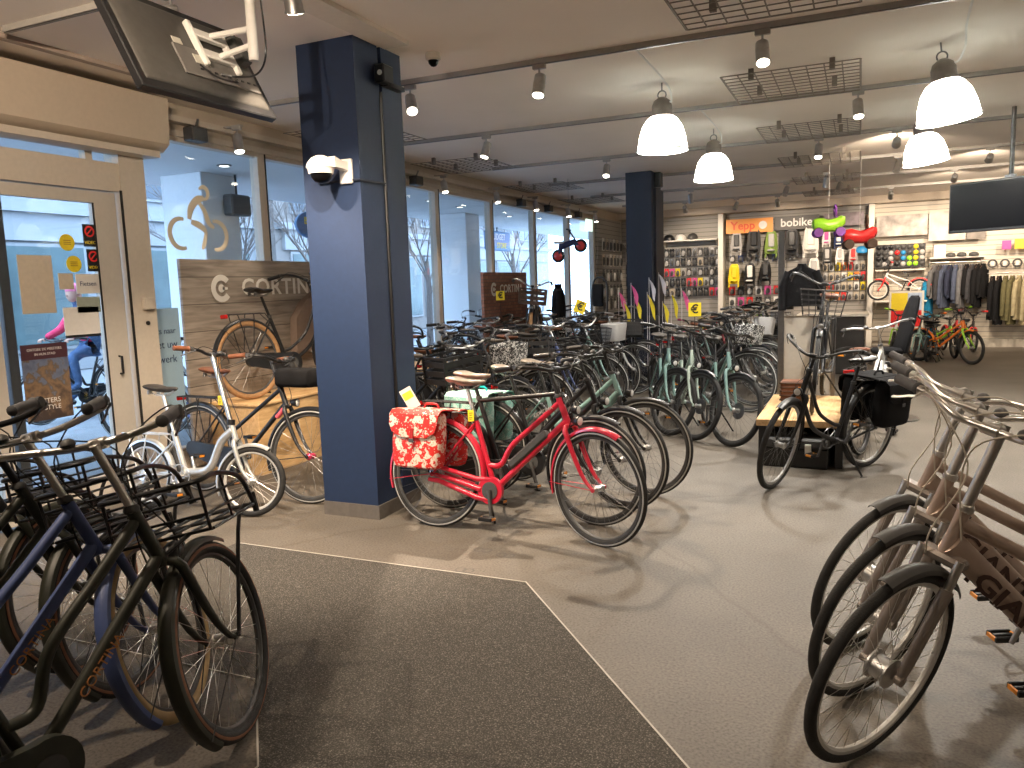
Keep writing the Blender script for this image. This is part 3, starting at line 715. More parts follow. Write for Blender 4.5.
    if s['fenders'] == 'full':
        out('front_fender', fender(A, rad(62), rad(s.get('fend', 205)), R+.016, .028, 'fender', [rad(s.get('fend', 205)-12)]), None, True)
        out('rear_fender', fender(B, rad(-12), rad(200), R+.016, .028, 'fender', [rad(190), rad(130)]))
    elif s['fenders'] == 'short':
        out('front_fender', fender(A, rad(75), rad(150), R+.02, .03, 'fender', []), None, True)
        out('rear_fender', fender(B, rad(20), rad(160), R+.02, .03, 'fender', [rad(150)]))
    # drivetrain
    c = MB()
    if s['case'] == 'slim':
        n = 16; c.prism([(BB.x+.088*math.cos(2*PI*i/24), BB.z+.088*math.sin(2*PI*i/24)) for i in range(24)], -.080, -.052, 'case')
        for (za, zb, r0) in ((.070, .052, .017), (-.062, -.040, .019)):
            c.tube([BB+V((.0, -.066, za)), BB+V((-.10, -.066, za*.9+.002)), B+V((.06, -.066, zb)), B+V((-.02, -.066, zb*.9))], [r0, r0, r0*.9, r0*.8], 'case', 10, flat=1.0)
        c.tube([BB+V((-.07, -.066, .0)), (BB+B)/2+V((0, -.066, .0)), B+V((.03, -.066, .0))], [.022, .016, .012], 'case', 10)
        c.lathe([(.052, -.086), (.056, -.0855), (.056, -.079)], 'ring', 24, (BB.x, 0, BB.z), 'y')
        out('chain_case', c)
    elif s['case'] == 'full':
        n = 14; r1, r2 = .105, .062; poly = []
        for i in range(n+1):
            t = -PI/2*1.05 + PI*1.1*i/n; poly.append((BB.x+r1*math.cos(t), BB.z+r1*math.sin(t)))
        for i in range(n+1):
            t = PI/2*.95 + PI*1.1*i/n; poly.append((B.x-.02+r2*math.cos(t), B.z+r2*math.sin(t)))
        c.prism(poly, -.082, -.050, 'case')
        c.lathe([(.052, -.086), (.056, -.0855), (.056, -.083)], 'ring', 24, (BB.x, 0, BB.z), 'y')
        out('chain_case', c)
    else:
        c.ring((BB.x, -.06, BB.z), .085, .004, 'spoke', 36, 6); c.tube([BB+V((0, -.06, .086)), B+V((0, -.06, .035))], .003, 'spoke', 5); c.tube([BB+V((0, -.06, -.086)), B+V((.02, -.06, -.045))], .003, 'spoke', 5)
        for i in range(5):
            t = 2*PI*i/5; c.tube([BB+V((0, -.06, 0)), BB+V((.083*math.cos(t), -.06, .083*math.sin(t)))], .006, 'spoke', 6)
        c.ring((B.x, -.058, B.z), .035, .006, 'spoke', 20, 5)
        if s['case'] == 'guard': c.prism([(BB.x+.12, BB.z+.02), (BB.x+.07, BB.z+.11), (BB.x-.05, BB.z+.12), (.02, B.z+.07), (.0, B.z+.045), (BB.x-.05, BB.z+.09), (BB.x+.05, BB.z+.08)], -.082, -.066, 'case')
        out('chain', c)
    ca = rad(s.get('crank', -70)); cl = .17 if R > .3 else .13; cr = MB()
    pd = []
    for sg, t in ((-1, ca), (1, ca+PI)):
        e = BB+V((math.cos(t)*cl, sg*.105, math.sin(t)*cl)); cr.tube([BB+V((0, sg*.09, 0)), BB+V((math.cos(t)*.02, sg*.095, math.sin(t)*.02)), e], [.016, .014, .010], 'crank', 10)
        pd.append(e+V((0, sg*.055, 0)))
    cr.tube([BB+V((0, -.095, 0)), BB+V((0, .095, 0))], .012, 'crank', 10)
    out('crankset', cr)
    for e in pd:
        b = MB(); b.box(e, (.085, .018, .022), 'pedal', None, .004)
        for q in (-.028, .028): b.box(e+V((0, q, 0)), (.095, .014, .026), 'pedal', None, .004)
        for q in (-.045, .045): b.box(e+V((q, 0, 0)), (.008, .05, .016), 'pedalr')
        out('pedal', b, 'crankset')
    # saddle
    b = MB(); b.tube([ST-sd*.06, SAD-sd*.01], .0135, 'post', 12); b.lathe([(.021, -.012), (.021, .012)], 'clampm', 14, ST+V((0,0,-.0)), 'z'); out('seat_post', b)
    b = MB(); sr = []
    prof = [(-.135, .045, .020, .012), (-.125, .080, .034, .016), (-.09, .092, .040, .014), (-.045, .082, .038, .006), (0, .055, .034, .0), (.05, .032, .030, .0), (.10, .024, .026, .003), (.128, .018, .020, .004), (.138, .008, .010, .002)]
    for x, w_, h, dz in prof:
        sr.append([SAD+V((x, w_*math.cos(t)*(1 if abs(math.sin(t)) < .99 else 1), .045+dz+(h*.5*math.sin(t) if math.sin(t) > 0 else h*.9*math.sin(t)*(1-.25*abs(math.cos(t)))))) for t in [2*PI*k/16 for k in range(16)]])
    b.loft(sr, 'saddle'); out('saddle', b)
    b2 = MB()
    for sg in (-1, 1): b2.tube([SAD+V((-.10, sg*.045, .03)), SAD+V((-.05, sg*.022, -.005)), SAD+V((.04, sg*.02, -.005)), SAD+V((.11, sg*.01, .03))], .0035, 'spoke', 6)
    if s['sh'] > .9:
        for sg in (-1, 1): b2.lathe([(.013, 0), (.016, .008), (.013, .016), (.016, .024), (.013, .032)], 'spoke', 10, SAD+V((-.09, sg*.045, .0)), 'z')
    out('saddle_rails', b2, 'saddle')
    # stem + bar (steered)
    tz = (s['hb']-Q.z)/math.sin(ha); top = Q+u*tz; CL = top+V((s['ext'], 0, 0))
    b = MB()
    if fs == 'fold': b.tube([HT, top], .017, 'stem', 12); b.lathe([(.03, -.02), (.03, .02)], 'clampm', 14, HT+u*.03, 'z')
    else: b.tube([HT, top-u*.0], .0135 if fs != 'giant' else .017, 'stem', 12); b.lathe([(.024, -.012), (.026, 0), (.02, .012)], 'clampm', 14, HT+u*.02, 'z')
    if s['ext'] > .02: b.tube([top-u*.02, top+V((s['ext']*.5, 0, .0)), CL], [.016, .017, .019], 'stem', 12)
    b.lathe([(.019, -.025), (.019, .025)], 'stem', 14, CL, 'y')
    out('stem', b, None, True)
    BT = {'city': [(0,0,0),(.015,.06,.0),(.03,.13,.012),(.01,.21,.03),(-.06,.27,.035),(-.13,.30,.03),(-.20,.315,.022)],
          'trans': [(0,0,0),(.01,.10,.004),(.005,.20,.018),(-.03,.275,.03),(-.10,.315,.035),(-.17,.33,.03),(-.24,.34,.02)],
          'flat': [(0,0,0),(0,.08,.0),(-.005,.15,.015),(-.03,.22,.022),(-.06,.29,.02),(-.085,.35,.016)],
          'giantb': [(0,0,0),(.0,.07,.0),(.01,.11,.008),(.0,.17,.03),(-.02,.22,.032),(-.05,.29,.028),(-.09,.37,.02)],
          'riser': [(0,0,0),(0,.05,0),(-.005,.10,.04),(-.015,.16,.055),(-.03,.23,.05),(-.045,.29,.045),(-.05,.31,.045)],
          'kid': [(0,0,0),(0,.04,0),(-.005,.08,.05),(-.02,.13,.08),(-.04,.18,.085),(-.06,.23,.08),(-.065,.25,.08)],
          'oma': [(0,0,0),(.0,.05,.0),(.0,.12,.03),(-.03,.20,.07),(-.11,.26,.085),(-.20,.285,.07),(-.28,.30,.05)]}[s['bar']]
    half = [CL+V(p) for p in BT]
    full = [CL+V((p[0], -p[1], p[2])) for p in reversed(BT[1:])] + half
    sp_ = smooth_pts(full, 4)
    b = MB(); b.tube(sp_, .0115, 'bar', 10); out('handlebar', b, None, True)
    for sg in (-1, 1):
        e = [CL+V((p[0], sg*p[1], p[2])) for p in BT]; d = (e[-1]-e[-2]).normalized(); g0 = e[-1]-d*.115; g1 = e[-1]+d*.012
        b = MB(); b.tube([g0, g0+d*.006, g0+d*.012, g0+d*.03, g0+d*.07, g0+d*.105, g1-d*.004, g1], [.015, .021, .0165, .0175, .0185, .017, .018, .012], 'grip', 12); out('grip', b, 'handlebar')
        br = g0-d*.02; fw = V((1, 0, -.35)).normalized(); bb = MB(); bb.lathe([(.016, -.012), (.016, .012)], 'lever', 12, br, 'y')
        lt = br+fw*.035; ld = (d*.95+V((0,0,-.30))).normalized()
        bb.tube(smooth_pts([br, lt, lt+ld*.04, lt+ld*.09+fw*.006, lt+ld*.13+fw*.004], 3), .0055, 'lever', 7, flat=.7); out('brake_lever', bb, 'handlebar')
        cb = MB(); o = br+fw*.03
        if sg < 0: pts = [o, o+V((.035, -sg*.06, .03)), CL+V((.085, sg*.07, .0)), CL+V((.07, 0, -.13)), crown+V((.05, sg*.03, .10)), crown+V((.03, sg*.04, .0))]
        else: pts = [o, o+V((.04, -sg*.08, .035)), CL+V((.09, sg*.03, -.01)), CL+V((.06, -.02, -.15)), HT+V((.03, sg*.03, -.08)), HB+V((-.04, sg*.024, -.02))]
        cb.tube(smooth_pts(pts, 5), .0028, 'cable', 5); out('brake_cable', cb, 'handlebar')
    b = MB(); b.lathe([(.02, 0), (.024, .006), (.020, .018), (.008, .026)], 'bell', 16, CL+V((.005, .10, .014)), 'z'); out('bell', b, 'handlebar')
    # lights
    if s['light']:
        lp = crown+V((.075, 0, .045 if s['front'] is None else .03)); b = MB(); b.lathe([(.012, -.045), (.026, -.03), (.032, 0), (.032, .012), (.028, .014)], 'lamp', 16, lp, 'x'); b.tube([crown, lp+V((-.03, 0, -.02))], .005, 'lamp', 6); out('headlight', b, None, True)
        b = MB(); b.lathe([(.027, .0135), (.02, .018), (.004, .0195)], 'lampglass', 16, lp, 'x'); out('lamp_glass', b, 'headlight')
    RZ = 2*R+.055
    if s['rack']:
        b = MB()
        for y in (-.055, 0, .055): b.tube([(.20, y*.6, RZ), (.12, y, RZ+.004), (-.20, y, RZ+.004)], .005, 'rack', 7)
        b.tube([(.20, -.035, RZ), (.20, .035, RZ)], .005, 'rack', 7)
        for x in (-.20, -.06, .06): b.tube([(x, -.055, RZ+.004), (x, .055, RZ+.004)], .005, 'rack', 7)
        for sg in (-1, 1):
            b.tube(smooth_pts([(-.12, sg*.055, RZ), (-.11, sg*.068, RZ-.04), (-.02, sg*.07, R+.01)], 3), .005, 'rack', 7)
            b.tube(smooth_pts([(.05, sg*.055, RZ), (.05, sg*.068, RZ-.04), (.0, sg*.07, R+.01)], 3), .005, 'rack', 7)
            b.tube([(.20, sg*.035, RZ), ST+V((0, sg*.016, -.05))], .004, 'rack', 6)
        out('rear_rack', b)
        b = MB(); b.box((-.215, 0, RZ-.012), (.022, .09, .036), 'redlens', None, .006); out('rear_light', b)
    if s['stand']:
        b = MB(); e = V((BB.x-.10, .20, .022)); b.tube([BB+V((-.06, .02, -.01)), BB+V((-.08, .05, -.05)), e], .009, 'stand', 8); b.tube([e+V((.02, .0, -.007)), e+V((-.03, .02, -.009))], .010, 'stand', 8); out('kickstand', b)
    if s['battery'] == 'down':
        d = (HB-BB); L_ = d.length; d.normalize(); nrm = V((-d.z, 0, d.x)); nrm = nrm if nrm.z > 0 else -nrm
        b = MB(); c_ = BB+d*L_*.53+nrm*.050; R3 = MX(((d.x, 0, nrm.x), (0, 1, 0), (d.z, 0, nrm.z)))
        b.box(c_, (.34, .07, .055), 'batt', R3, .012); out('battery', b)
    if s['battery'] == 'rack':
        b = MB(); b.box((-.02, 0, RZ-.03), (.34, .11, .055), 'batt', None, .014); out('battery', b)
    fr = s['front']
    if fr == 'carrier':
        # deep open tube carrier over the front wheel
        b = MB(); z0 = 2*R+.07; x0 = crown.x+.05; x1 = x0+.36; w_ = .17; zt = z0+.17
        for y in (-w_, -w_*.5, 0, w_*.5, w_): b.tube([(x0, y, z0), (x1, y, z0)], .006, 'carr', 8)
        for x in (x0, (x0+x1)/2, x1): b.tube([(x, -w_, z0), (x, w_, z0)], .006, 'carr', 8)
        b.tube(smooth_pts([(x1+.01, -w_, z0), (x0+.30, -w_, zt-.05), (x0+.12, -w_, zt), (x0-.03, -w_, zt), (x0-.045, 0, zt), (x0-.03, w_, zt), (x0+.12, w_, zt), (x0+.30, w_, zt-.05), (x1+.01, w_, z0)], 5), .009, 'carr', 9)
        for dz in (.055, .11):
            for sg in (-1, 1): b.tube([(x0-.02, sg*w_, z0+dz), (x1-.05*dz/.055*.9, sg*w_, z0+dz)], .005, 'carr', 7)
            b.tube([(x0-.02, -w_, z0+dz), (x0-.02, w_, z0+dz)], .005, 'carr', 7)
        for sg in (-1, 1):
            b.tube([(x0-.02, sg*w_, z0), (x0-.02, sg*w_, zt)], .006, 'carr', 7); b.tube([(x0+.16, sg*w_, z0), (x0+.15, sg*w_, zt)], .005, 'carr', 7)
            b.tube(smooth_pts([(x1, sg*w_, z0), (x1-.04, sg*.12, z0-.03), A+V((.03, sg*.07, .05)), A+V((0, sg*.068, 0))], 5), .008, 'carr', 8)
            b.tube([HB+V((0, sg*.02, .02)), (x0, sg*w_*.5, z0)], .008, 'carr', 8)
        b.tube([(x1+.012, -w_, z0-.03), (x1+.012, -w_, z0+.045)], .012, 'carr', 8); b.tube([(x1+.012, w_, z0-.03), (x1+.012, w_, z0+.045)], .012, 'carr', 8)
        b.tube([(x1+.012, -w_, z0), (x1+.012, w_, z0)], .008, 'carr', 8)
        out('front_carrier', b, None, True)
    elif fr in ('basket', 'crate', 'cloth'):
        z0 = max(2*R+.08, s['hb']-.27); x0 = crown.x+.04; b = MB(); L2, W2, H2 = .28, .19, .22
        if fr == 'crate':
            for z in (0, .07, .145, .21): 
                hh = .045 if z < .2 else .02
                for sg in (-1, 1):
                    b.box((x0+L2/2, sg*W2, z0+z+hh/2), (L2, .012, hh), 'crate'); b.box((x0+L2/2+sg*L2/2, 0, z0+z+hh/2), (.012, 2*W2, hh), 'crate')
            for sx in (0, 1):
                for sg in (-1, 0, 1): b.box((x0+L2*sx, sg*W2, z0+.115), (.014, .03, .23), 'crate')
            b.box((x0+L2/2, 0, z0+.005), (L2, 2*W2, .01), 'crate')
        elif fr == 'basket':
            for z in [i*H2/5 for i in range(6)]:
                e = .8+.2*z/H2; b.tube([(x0+L2*.5-L2*.5*e, -W2*e, z0+z), (x0+L2*.5+L2*.5*e, -W2*e, z0+z), (x0+L2*.5+L2*.5*e, W2*e, z0+z), (x0+L2*.5-L2*.5*e, W2*e, z0+z)], .003 if z < H2*.95 else .005, 'crate', 5, closed=True)
            for i in range(7):
                y = W2*(i/3-1); b.tube([(x0+L2, y, z0+H2), (x0+L2*.9, y*.8, z0), (x0+L2*.1, y*.8, z0), (x0, y, z0+H2)], .002, 'crate', 4)
            for i in range(5):
                x = x0+L2*i/4
                for sg in (-1, 1): b.tube([(x, sg*W2, z0+H2), (x0+L2*.5+(x-x0-L2*.5)*.8, sg*W2*.8, z0)], .002, 'crate', 4)
        else:
            rg = []
            for z, e in ((0, .82), (.01, .86), (.2, 1.0), (.23, 1.0), (.235, .97), (.2, .93), (.03, .8)):
                rg.append([V((x0+L2*.5+L2*.5*e*math.copysign(abs(math.cos(t))**.5, math.cos(t)), W2*e*math.copysign(abs(math.sin(t))**.5, math.sin(t)), z0+z)) for t in [2*PI*k/20 for k in range(20)]])
            b.loft(rg, 'crate')
        b.tube([crown+V((.0, 0, .02)), (x0+.05, 0, z0)], .008, 'carr2', 6); b.tube([(x0+.1, -.06, z0), A+V((0, -.06, 0))], .004, 'carr2', 6); b.tube([(x0+.1, .06, z0), A+V((0, .06, 0))], .004, 'carr2', 6)
        out('front_basket', b, None, True)
    if s['pann']:
        def bag(x0, x1, y0, y1, zb, zt):
            b = MB(); n = 28; rg = []
            for z, e in ((zb, .80), (zb+.012, .93), (zb+.05, 1.0), ((zb+zt)/2, 1.03), (zt-.04, 1.0), (zt-.008, .95), (zt, .84)):
                rg.append([V(((x0+x1)/2+(x1-x0)/2*e*math.copysign(abs(math.cos(t))**.45, math.cos(t)), (y0+y1)/2+(y1-y0)/2*(e if e > .9 else e*.9)*math.copysign(abs(math.sin(t))**.5, math.sin(t)), z)) for t in [2*PI*k/n for k in range(n)]])
            b.loft(rg, 'bag'); return b
        for sg in (-1, 1):
            zb = RZ-.37; b = bag(-.24, .13, sg*.075 if sg > 0 else -.215, .215 if sg > 0 else -.075, zb, RZ+.0)
            out('pannier_bag', b)
            fl = MB(); ys = .222*sg; rg = []
            n = 10
            pr = [(sg*.055, RZ+.014), (sg*.12, RZ+.022), (sg*.19, RZ+.016), (sg*.226, RZ-.015), (sg*.234, RZ-.08), (sg*.232, RZ-.13), (sg*.229, RZ-.165)]
            wd = [.185, .19, .192, .19, .185, .165, .10]
            for (y, z), w_ in zip(pr, wd):
                rg.append([V((-.055-w_, y, z)), V((-.055-w_*.6, y+sg*.003, z)), V((-.055, y+sg*.004, z)), V((-.055+w_*.6, y+sg*.003, z)), V((-.055+w_, y, z)), V((-.055+w_, y-sg*.007, z-.007)), V((-.055, y-sg*.005, z-.007)), V((-.055-w_, y-sg*.007, z-.007))])
            fl.loft(rg, 'bag'); out('bag_flap', fl, 'pannier_bag' if sg < 0 else None)
            st = MB()
            st.box((-.055, sg*.2405, RZ-.15), (.028, .006, .09), 'bagtrim', None, .002); st.box((-.055, sg*.246, RZ-.185), (.038, .006, .026), 'buckle', None, .002); out('bag_strap', st)
        b = MB(); b.box((-.055, 0, RZ+.016), (.34, .15, .012), 'bag', None, .004)
        b.tube(smooth_pts([(-.12, 0, RZ+.02), (-.10, 0, RZ+.05), (-.02, 0, RZ+.05), (0, 0, RZ+.02)], 3), .008, 'bagtrim', 6); out('bag_bridge', b)
    if s['dress']:
        for sg in (-1, 1):
            poly = [(R*.98*math.cos(t), R+R*.98*math.sin(t)) for t in [rad(20+12*i) for i in range(12)]]+[(-.02, R-.02), (.1, R-.01)]
            b = MB(); b.prism(poly, sg*.060-.002, sg*.060+.002, 'dress'); out('coat_guard', b)
    if s['tag']:
        b = MB(); p = ST+V((-.02, -.03, .02)); b.box(p, (.045, .003, .075), 'tagy', MX.Rotation(rad(-6), 3, 'Y'), .001); b.tube([p+V((0, 0, .035)), p+V((.012, .02, .06))], .0012, 'cable', 4)
        for k, dz in enumerate((.018, .004, -.012, -.022)): b.box(p+V((-.001, -.002, dz)), (.026-.006*(k % 2), .001, .004), 'ink', MX.Rotation(rad(-6), 3, 'Y'))
        out('price_tag', b)
    info = dict(Q=Q, u=u, BB=BB, HB=HB, HT=HT, CL=CL, crown=crown, ST=ST, SAD=SAD, RZ=RZ, s=s)
    MC[key] = (P, info)
    return MC[key]
BASE = dict(frame=BLACK, tyre=RUBBER, stripe=REFL, rim=DGREY, spoke=STEEL_D, hub=ALU, fork=BLACK, forkc=ALU, stanchion=CHROME, fender=BLACK, stay=BLACK, case=BLACK, ring=DGREY, crank=DGREY, pedal=BLACK, pedalr=mat('pedal_reflector', (.7, .25, .02), .3, vary=.05),
            post=BLACK, clampm=DGREY, saddle=SADDLE, stem=BLACK, bar=BLACK, grip=BLACK, lever=DGREY, cable=BLACK, bell=DGREY, lamp=BLACK, lampglass=mat('lamp_glass_clear', (.8, .8, .78), .1, vary=.02), rack=BLACK, redlens=REDLENS,
            stand=BLACK, batt=DGREY, carr=BLACK, crate=BLACK, carr2=BLACK, bag=BLKCAN, bagtrim=BLKCAN, buckle=DGREY, dress=BLACK, tagy=YELLOW, ink=INK)
def place_bike(key, spec, pos, head, lean, steer, colors, label, group=None, name='bicycle', cat='bicycle', z=0., detail=True):
    s = dict(DEF); s.update(spec); P, I = bike_meshes(key, s)
    cm = dict(BASE); cm.update(colors)
    M3 = (MX.Rotation(rad(head), 3, 'Z') @ MX.Rotation(-rad(lean), 3, 'X'))
    o = V((pos[0], pos[1], z)) - M3 @ V((s['wb'], 0, 0))
    root = empty(name, o); root.rotation_mode = 'XYZ'; root.rotation_euler = M3.to_euler()
    tag(root, label, cat, group)
    SM = MX.Translation(I['Q']) @ MX.Rotation(rad(steer), 4, I['u']) @ MX.Translation(-I['Q'])
    last = {}
    for (nm, me, par, st, loc) in P:
        if not detail and nm in ('brake_cable', 'saddle_rails', 'bell', 'lamp_glass', 'brake_lever'): continue
        ob = bpy.data.objects.new(nm, me); COL.objects.link(ob)
        if par and par in last: ob.parent = last[par]
        else:
            ob.parent = root; mb_ = SM.copy() if st else MX.Identity(4)
            if loc is not None: mb_ = mb_ @ MX.Translation(loc)
            ob.matrix_local = mb_
        if nm not in ('tyre', 'spokes', 'hub'): last[nm] = ob
        for i, k in enumerate(me['keys'].split('|')):
            if k:
                sl = ob.material_slots[i]; sl.link = 'OBJECT'; sl.material = cm[k]
    root['_bk'] = key
    I2 = dict(I); I2['SM'] = SM; I2['M'] = MX.Translation(o) @ M3.to_4x4()
    del root['_bk']
    return root, I2
def side_text(root, a, b, off, size, body, m, sidey, name='lettering', parent=None, sx=1., bold=0.):
    # text running from a to b on the bike's side (sidey = +1 left, -1 right) in bike coordinates
    d = (V(b)-V(a)).normalized(); y = V((0, sidey, 0)); up = y.cross(d)
    c = (V(a)+V(b))/2 + y*off
    return text(name, body, size, m, parent or root, basis(d, up, y, c), .0008, 'CENTER', bold, sx)

# 1. red step-through bicycle with floral double pannier
redc = dict(frame=RED, fork=RED, fender=RED, case=RED, grip=BLACK, saddle=SADDLEG, stay=RED, bag=FLORAL, bagtrim=mat('bag_trim_red', (.35, .01, .01), .6, vary=.1), post=ALU, crank=DGREY, pedal=BLACK)
r, I = place_bike('red', dict(wb=1.17, frame='lady', case='slim', battery='down', pann=True, tag=True, fend=192, crank=-80, sh=.99), (-1.425, 4.39), 357, 8, -20, redc, 'raspberry red step-through bicycle with red and white floral double pannier bags')
for sy in (-1,):
    side_text(r, I['BB']*.28+(I['HB']+V((0,0,.1)))*.72+V((-.10,0,.09)), I['HT']+V((-.03, 0, -.05)), .020, .032, 'CORTINA', REFL, sy)
pc = empty('price_card', I['M'] @ V((-.20, -.05, I['RZ']+.02)), rad(20), 'white and green price card standing up from the red floral pannier bag', 'price card')
cc = MB(); cc.box((0, 0, .065), (.085, .003, .15), PAPERW, MX.Rotation(rad(-28), 3, 'Y')); cc.build('card', pc)
cc = MB(); cc.box((-.012, -.0022, .085), (.07, .002, .05), mat('lime_print', (.45, .65, .05), .6, vary=.05), MX.Rotation(rad(-28), 3, 'Y')); cc.build('green_print', pc)

# 2-8. dark bicycles in the same row
row1 = [((-1.57, 4.80), 356, 'diamond', dict(saddle=SADDLEG), 'black bicycle with high top tube directly behind the red bicycle'),
        ((-1.50, 5.22), 354, 'ladyp', dict(bag=TEALF, bagtrim=TEALC), 'black bicycle with teal patterned double pannier, second behind the red bicycle'),
        ((-1.44, 5.62), 352, 'ebike', dict(frame=TEALP, fork=BLACK), 'sage green electric bicycle with thick down tube, third behind the red bicycle'),
        ]
specs = {'lady': dict(frame='lady', wb=1.14), 'diamond': dict(frame='diamond', wb=1.15, stl=.56, bar='flat', hb=1.06), 'ebike': dict(frame='ebike', wb=1.15, battery='down', case='guard', bar='city'),
         'mixte': dict(frame='mixte', wb=1.13, case='full'), 'oma': dict(frame='oma', wb=1.15, bar='oma', hb=1.04, dress=True, case='full'),
         'ladyc': dict(frame='lady', wb=1.14, front='crate', hb=1.10), 'ladyb': dict(frame='lady', wb=1.14, front='basket', hb=1.10), 'omac': dict(frame='oma', wb=1.15, bar='oma', front='cloth', hb=1.08, dress=True),
         'hybrid': dict(frame='mixte', wb=1.08, R=.35, tw=.024, bar='flat', case='none', sus=False, stripe=0, disc=1, hb=1.06, fenders='full', fend=170), 'ladyp': dict(frame='lady', wb=1.14, pann=True), 'front': dict(frame='lady', wb=1.14, front='carrier', hb=1.1)}
for (p, hd_, k, c, lb) in row1:
    place_bike(k, specs[k], p, hd_, 4, random.uniform(-14, 8), dict(saddle=SADDLEG, **{kk: vv for kk, vv in c.items() if kk != 'saddle'}), lb, 'dark bicycles in the row behind the red one')
# group of sage green hybrids
for i, (p, hd_, c, lb) in enumerate([((-1.10, 7.55), 292, TEALP, 'sage green hybrid bicycle with front wheel nearest the aisle'),
        ((-1.50, 7.76), 292, PALEG, 'pale green hybrid bicycle between two other green hybrids'),
        ((-1.78, 7.95), 292, TEALP, 'sage green hybrid bicycle farthest from the aisle of the green hybrids')]):
    r, I = place_bike('hybrid', specs['hybrid'], p, hd_, 3, 30, dict(frame=c, fork=c, tyre=RUBBER, fender=BLACK, saddle=SADDLE), lb, 'green hybrid bicycles')
# back rows
kinds = ['lady', 'ladyb', 'diamond', 'oma', 'ladyc', 'ebike', 'omac', 'mixte', 'hybrid']
cols = [('black', BLACK, BLACK), ('dark grey', DGREY, DGREY), ('sage green', TEALP, TEALP), ('steel blue', DBLUE, DBLUE), ('olive black', OLIVE, OLIVE), ('silver', SILVER, SILVER), ('white', WHITE, WHITE), ('dark red', mat('dark_red_paint', (.22, .015, .02), .35, vary=.05), None)]
kn = {'lady': 'step-through bicycle', 'ladyb': 'bicycle with wire front basket', 'diamond': 'high-tube bicycle', 'oma': 'curved-frame bicycle', 'ladyc': 'bicycle with black front crate', 'ebike': 'electric bicycle', 'omac': 'bicycle with round front basket', 'mixte': 'slanting-tube bicycle', 'hybrid': 'slim hybrid bicycle', 'front': 'bicycle with tube front carrier'}
def row(x, y0, dy, n, head, seq, where, ca):
    for i in range(n):
        k = seq[i % len(seq)]; cn, c, _ = cols[ca[i % len(ca)]]
        bask = [BWDOT, BLACK, BWDOT, LGREY, DBROWN][i % 5] if k in ('omac', 'ladyb') else BLACK
        place_bike(k, specs[k], (x+random.uniform(-.10, .10), y0+dy*i+random.uniform(-.04, .04)), head+random.uniform(-9, 9), 3, random.uniform(-25, 25),
                   dict(frame=c, fork=c if i % 2 else BLACK, fender=BLACK, saddle=[SADDLE, SADDLEG, BROWN][i % 3], bar=[BLACK, ALU][i % 2], stem=[BLACK, ALU][i % 2], crate=bask, lampglass=CHROME), '%s %s, %s from the front %s' % (cn, kn[k], ORD[i], where), 'bicycles ' + where, detail=(i < 6))
row(-2.95, 5.75, .56, 14, 0, ['ladyc', 'diamond', 'omac', 'ladyc', 'lady', 'front', 'ladyb', 'oma', 'omac'], 'in the middle row', [0, 0, 1, 0, 4, 3, 0, 2, 0, 5])

row(-1.22, 9.55, .52, 12, 338, ['omac', 'lady', 'ebike', 'omac', 'hybrid', 'oma', 'ladyb', 'mixte'], 'in the aisle row', [0, 1, 0, 2, 0, 7, 5, 0])
row(-4.35, 7.9, .58, 12, 8, ['oma', 'ladyb', 'lady', 'ladyc', 'omac', 'hybrid'], 'in the window row', [0, 5, 0, 1, 6, 0, 3])

# ------------------------------------------------------------------ hero bicycles near the camera
carr = dict(frame='lady', wb=1.18, hl=.20, hb=1.16, bar='trans', ext=.03, front='carrier', fend=232, case='full', tw=.024, ha=66, rake=.06, rack=True, bighub=False)
olc = dict(frame=OLIVE, fork=OLIVE, fender=OLIVE, stay=BLACK, bar=CHROME, stem=CHROME, grip=GREYRUB, stripe=mat('brown_sidewall', (.25, .11, .06), .7, vary=.1), rim=DGREY, hub=CHROME, spoke=CHROME, case=OLIVE)
ORDECAL = mat('orange_lettering', (.62, .26, .08), .5, vary=.05)
def decals(r, I):
    for sy in (-1, 1):
        a = I['BB']*.72+I['HB']*.28; b = I['BB']*.35+I['HB']*.65
        side_text(r, a, b, .0215, .045, 'CORTINA', ORDECAL, -1 if sy < 0 else 1)
r, I = place_bike('transport', carr, (-2.06, 2.03), 87, 2, 27, olc, 'matt olive black transport bicycle with empty tube front carrier, nearest at the left'); decals(r, I)
r, I = place_bike('transport', carr, (-2.37, 2.04), 84, 2, 33, dict(olc, frame=DBLUE, fork=DBLUE, fender=DBLUE, tyre=CREAMTYRE, stripe=CREAMTYRE, carr=BLACK, case=DBLUE), 'steel blue transport bicycle with cream tyres and front carrier, second from the aisle at left'); decals(r, I)
r, I = place_bike('transport', carr, (-2.72, 2.12), 82, 2, 25, dict(olc, frame=OLIVE, bar=BLACK, stem=BLACK), 'black transport bicycle with grey grips standing left of the blue one'); decals(r, I)
r, I = place_bike('transport', carr, (-3.08, 2.2), 80, 2, 20, dict(olc, frame=BLACK, bar=BLACK), 'black transport bicycle farthest left beside the glass door'); decals(r, I)

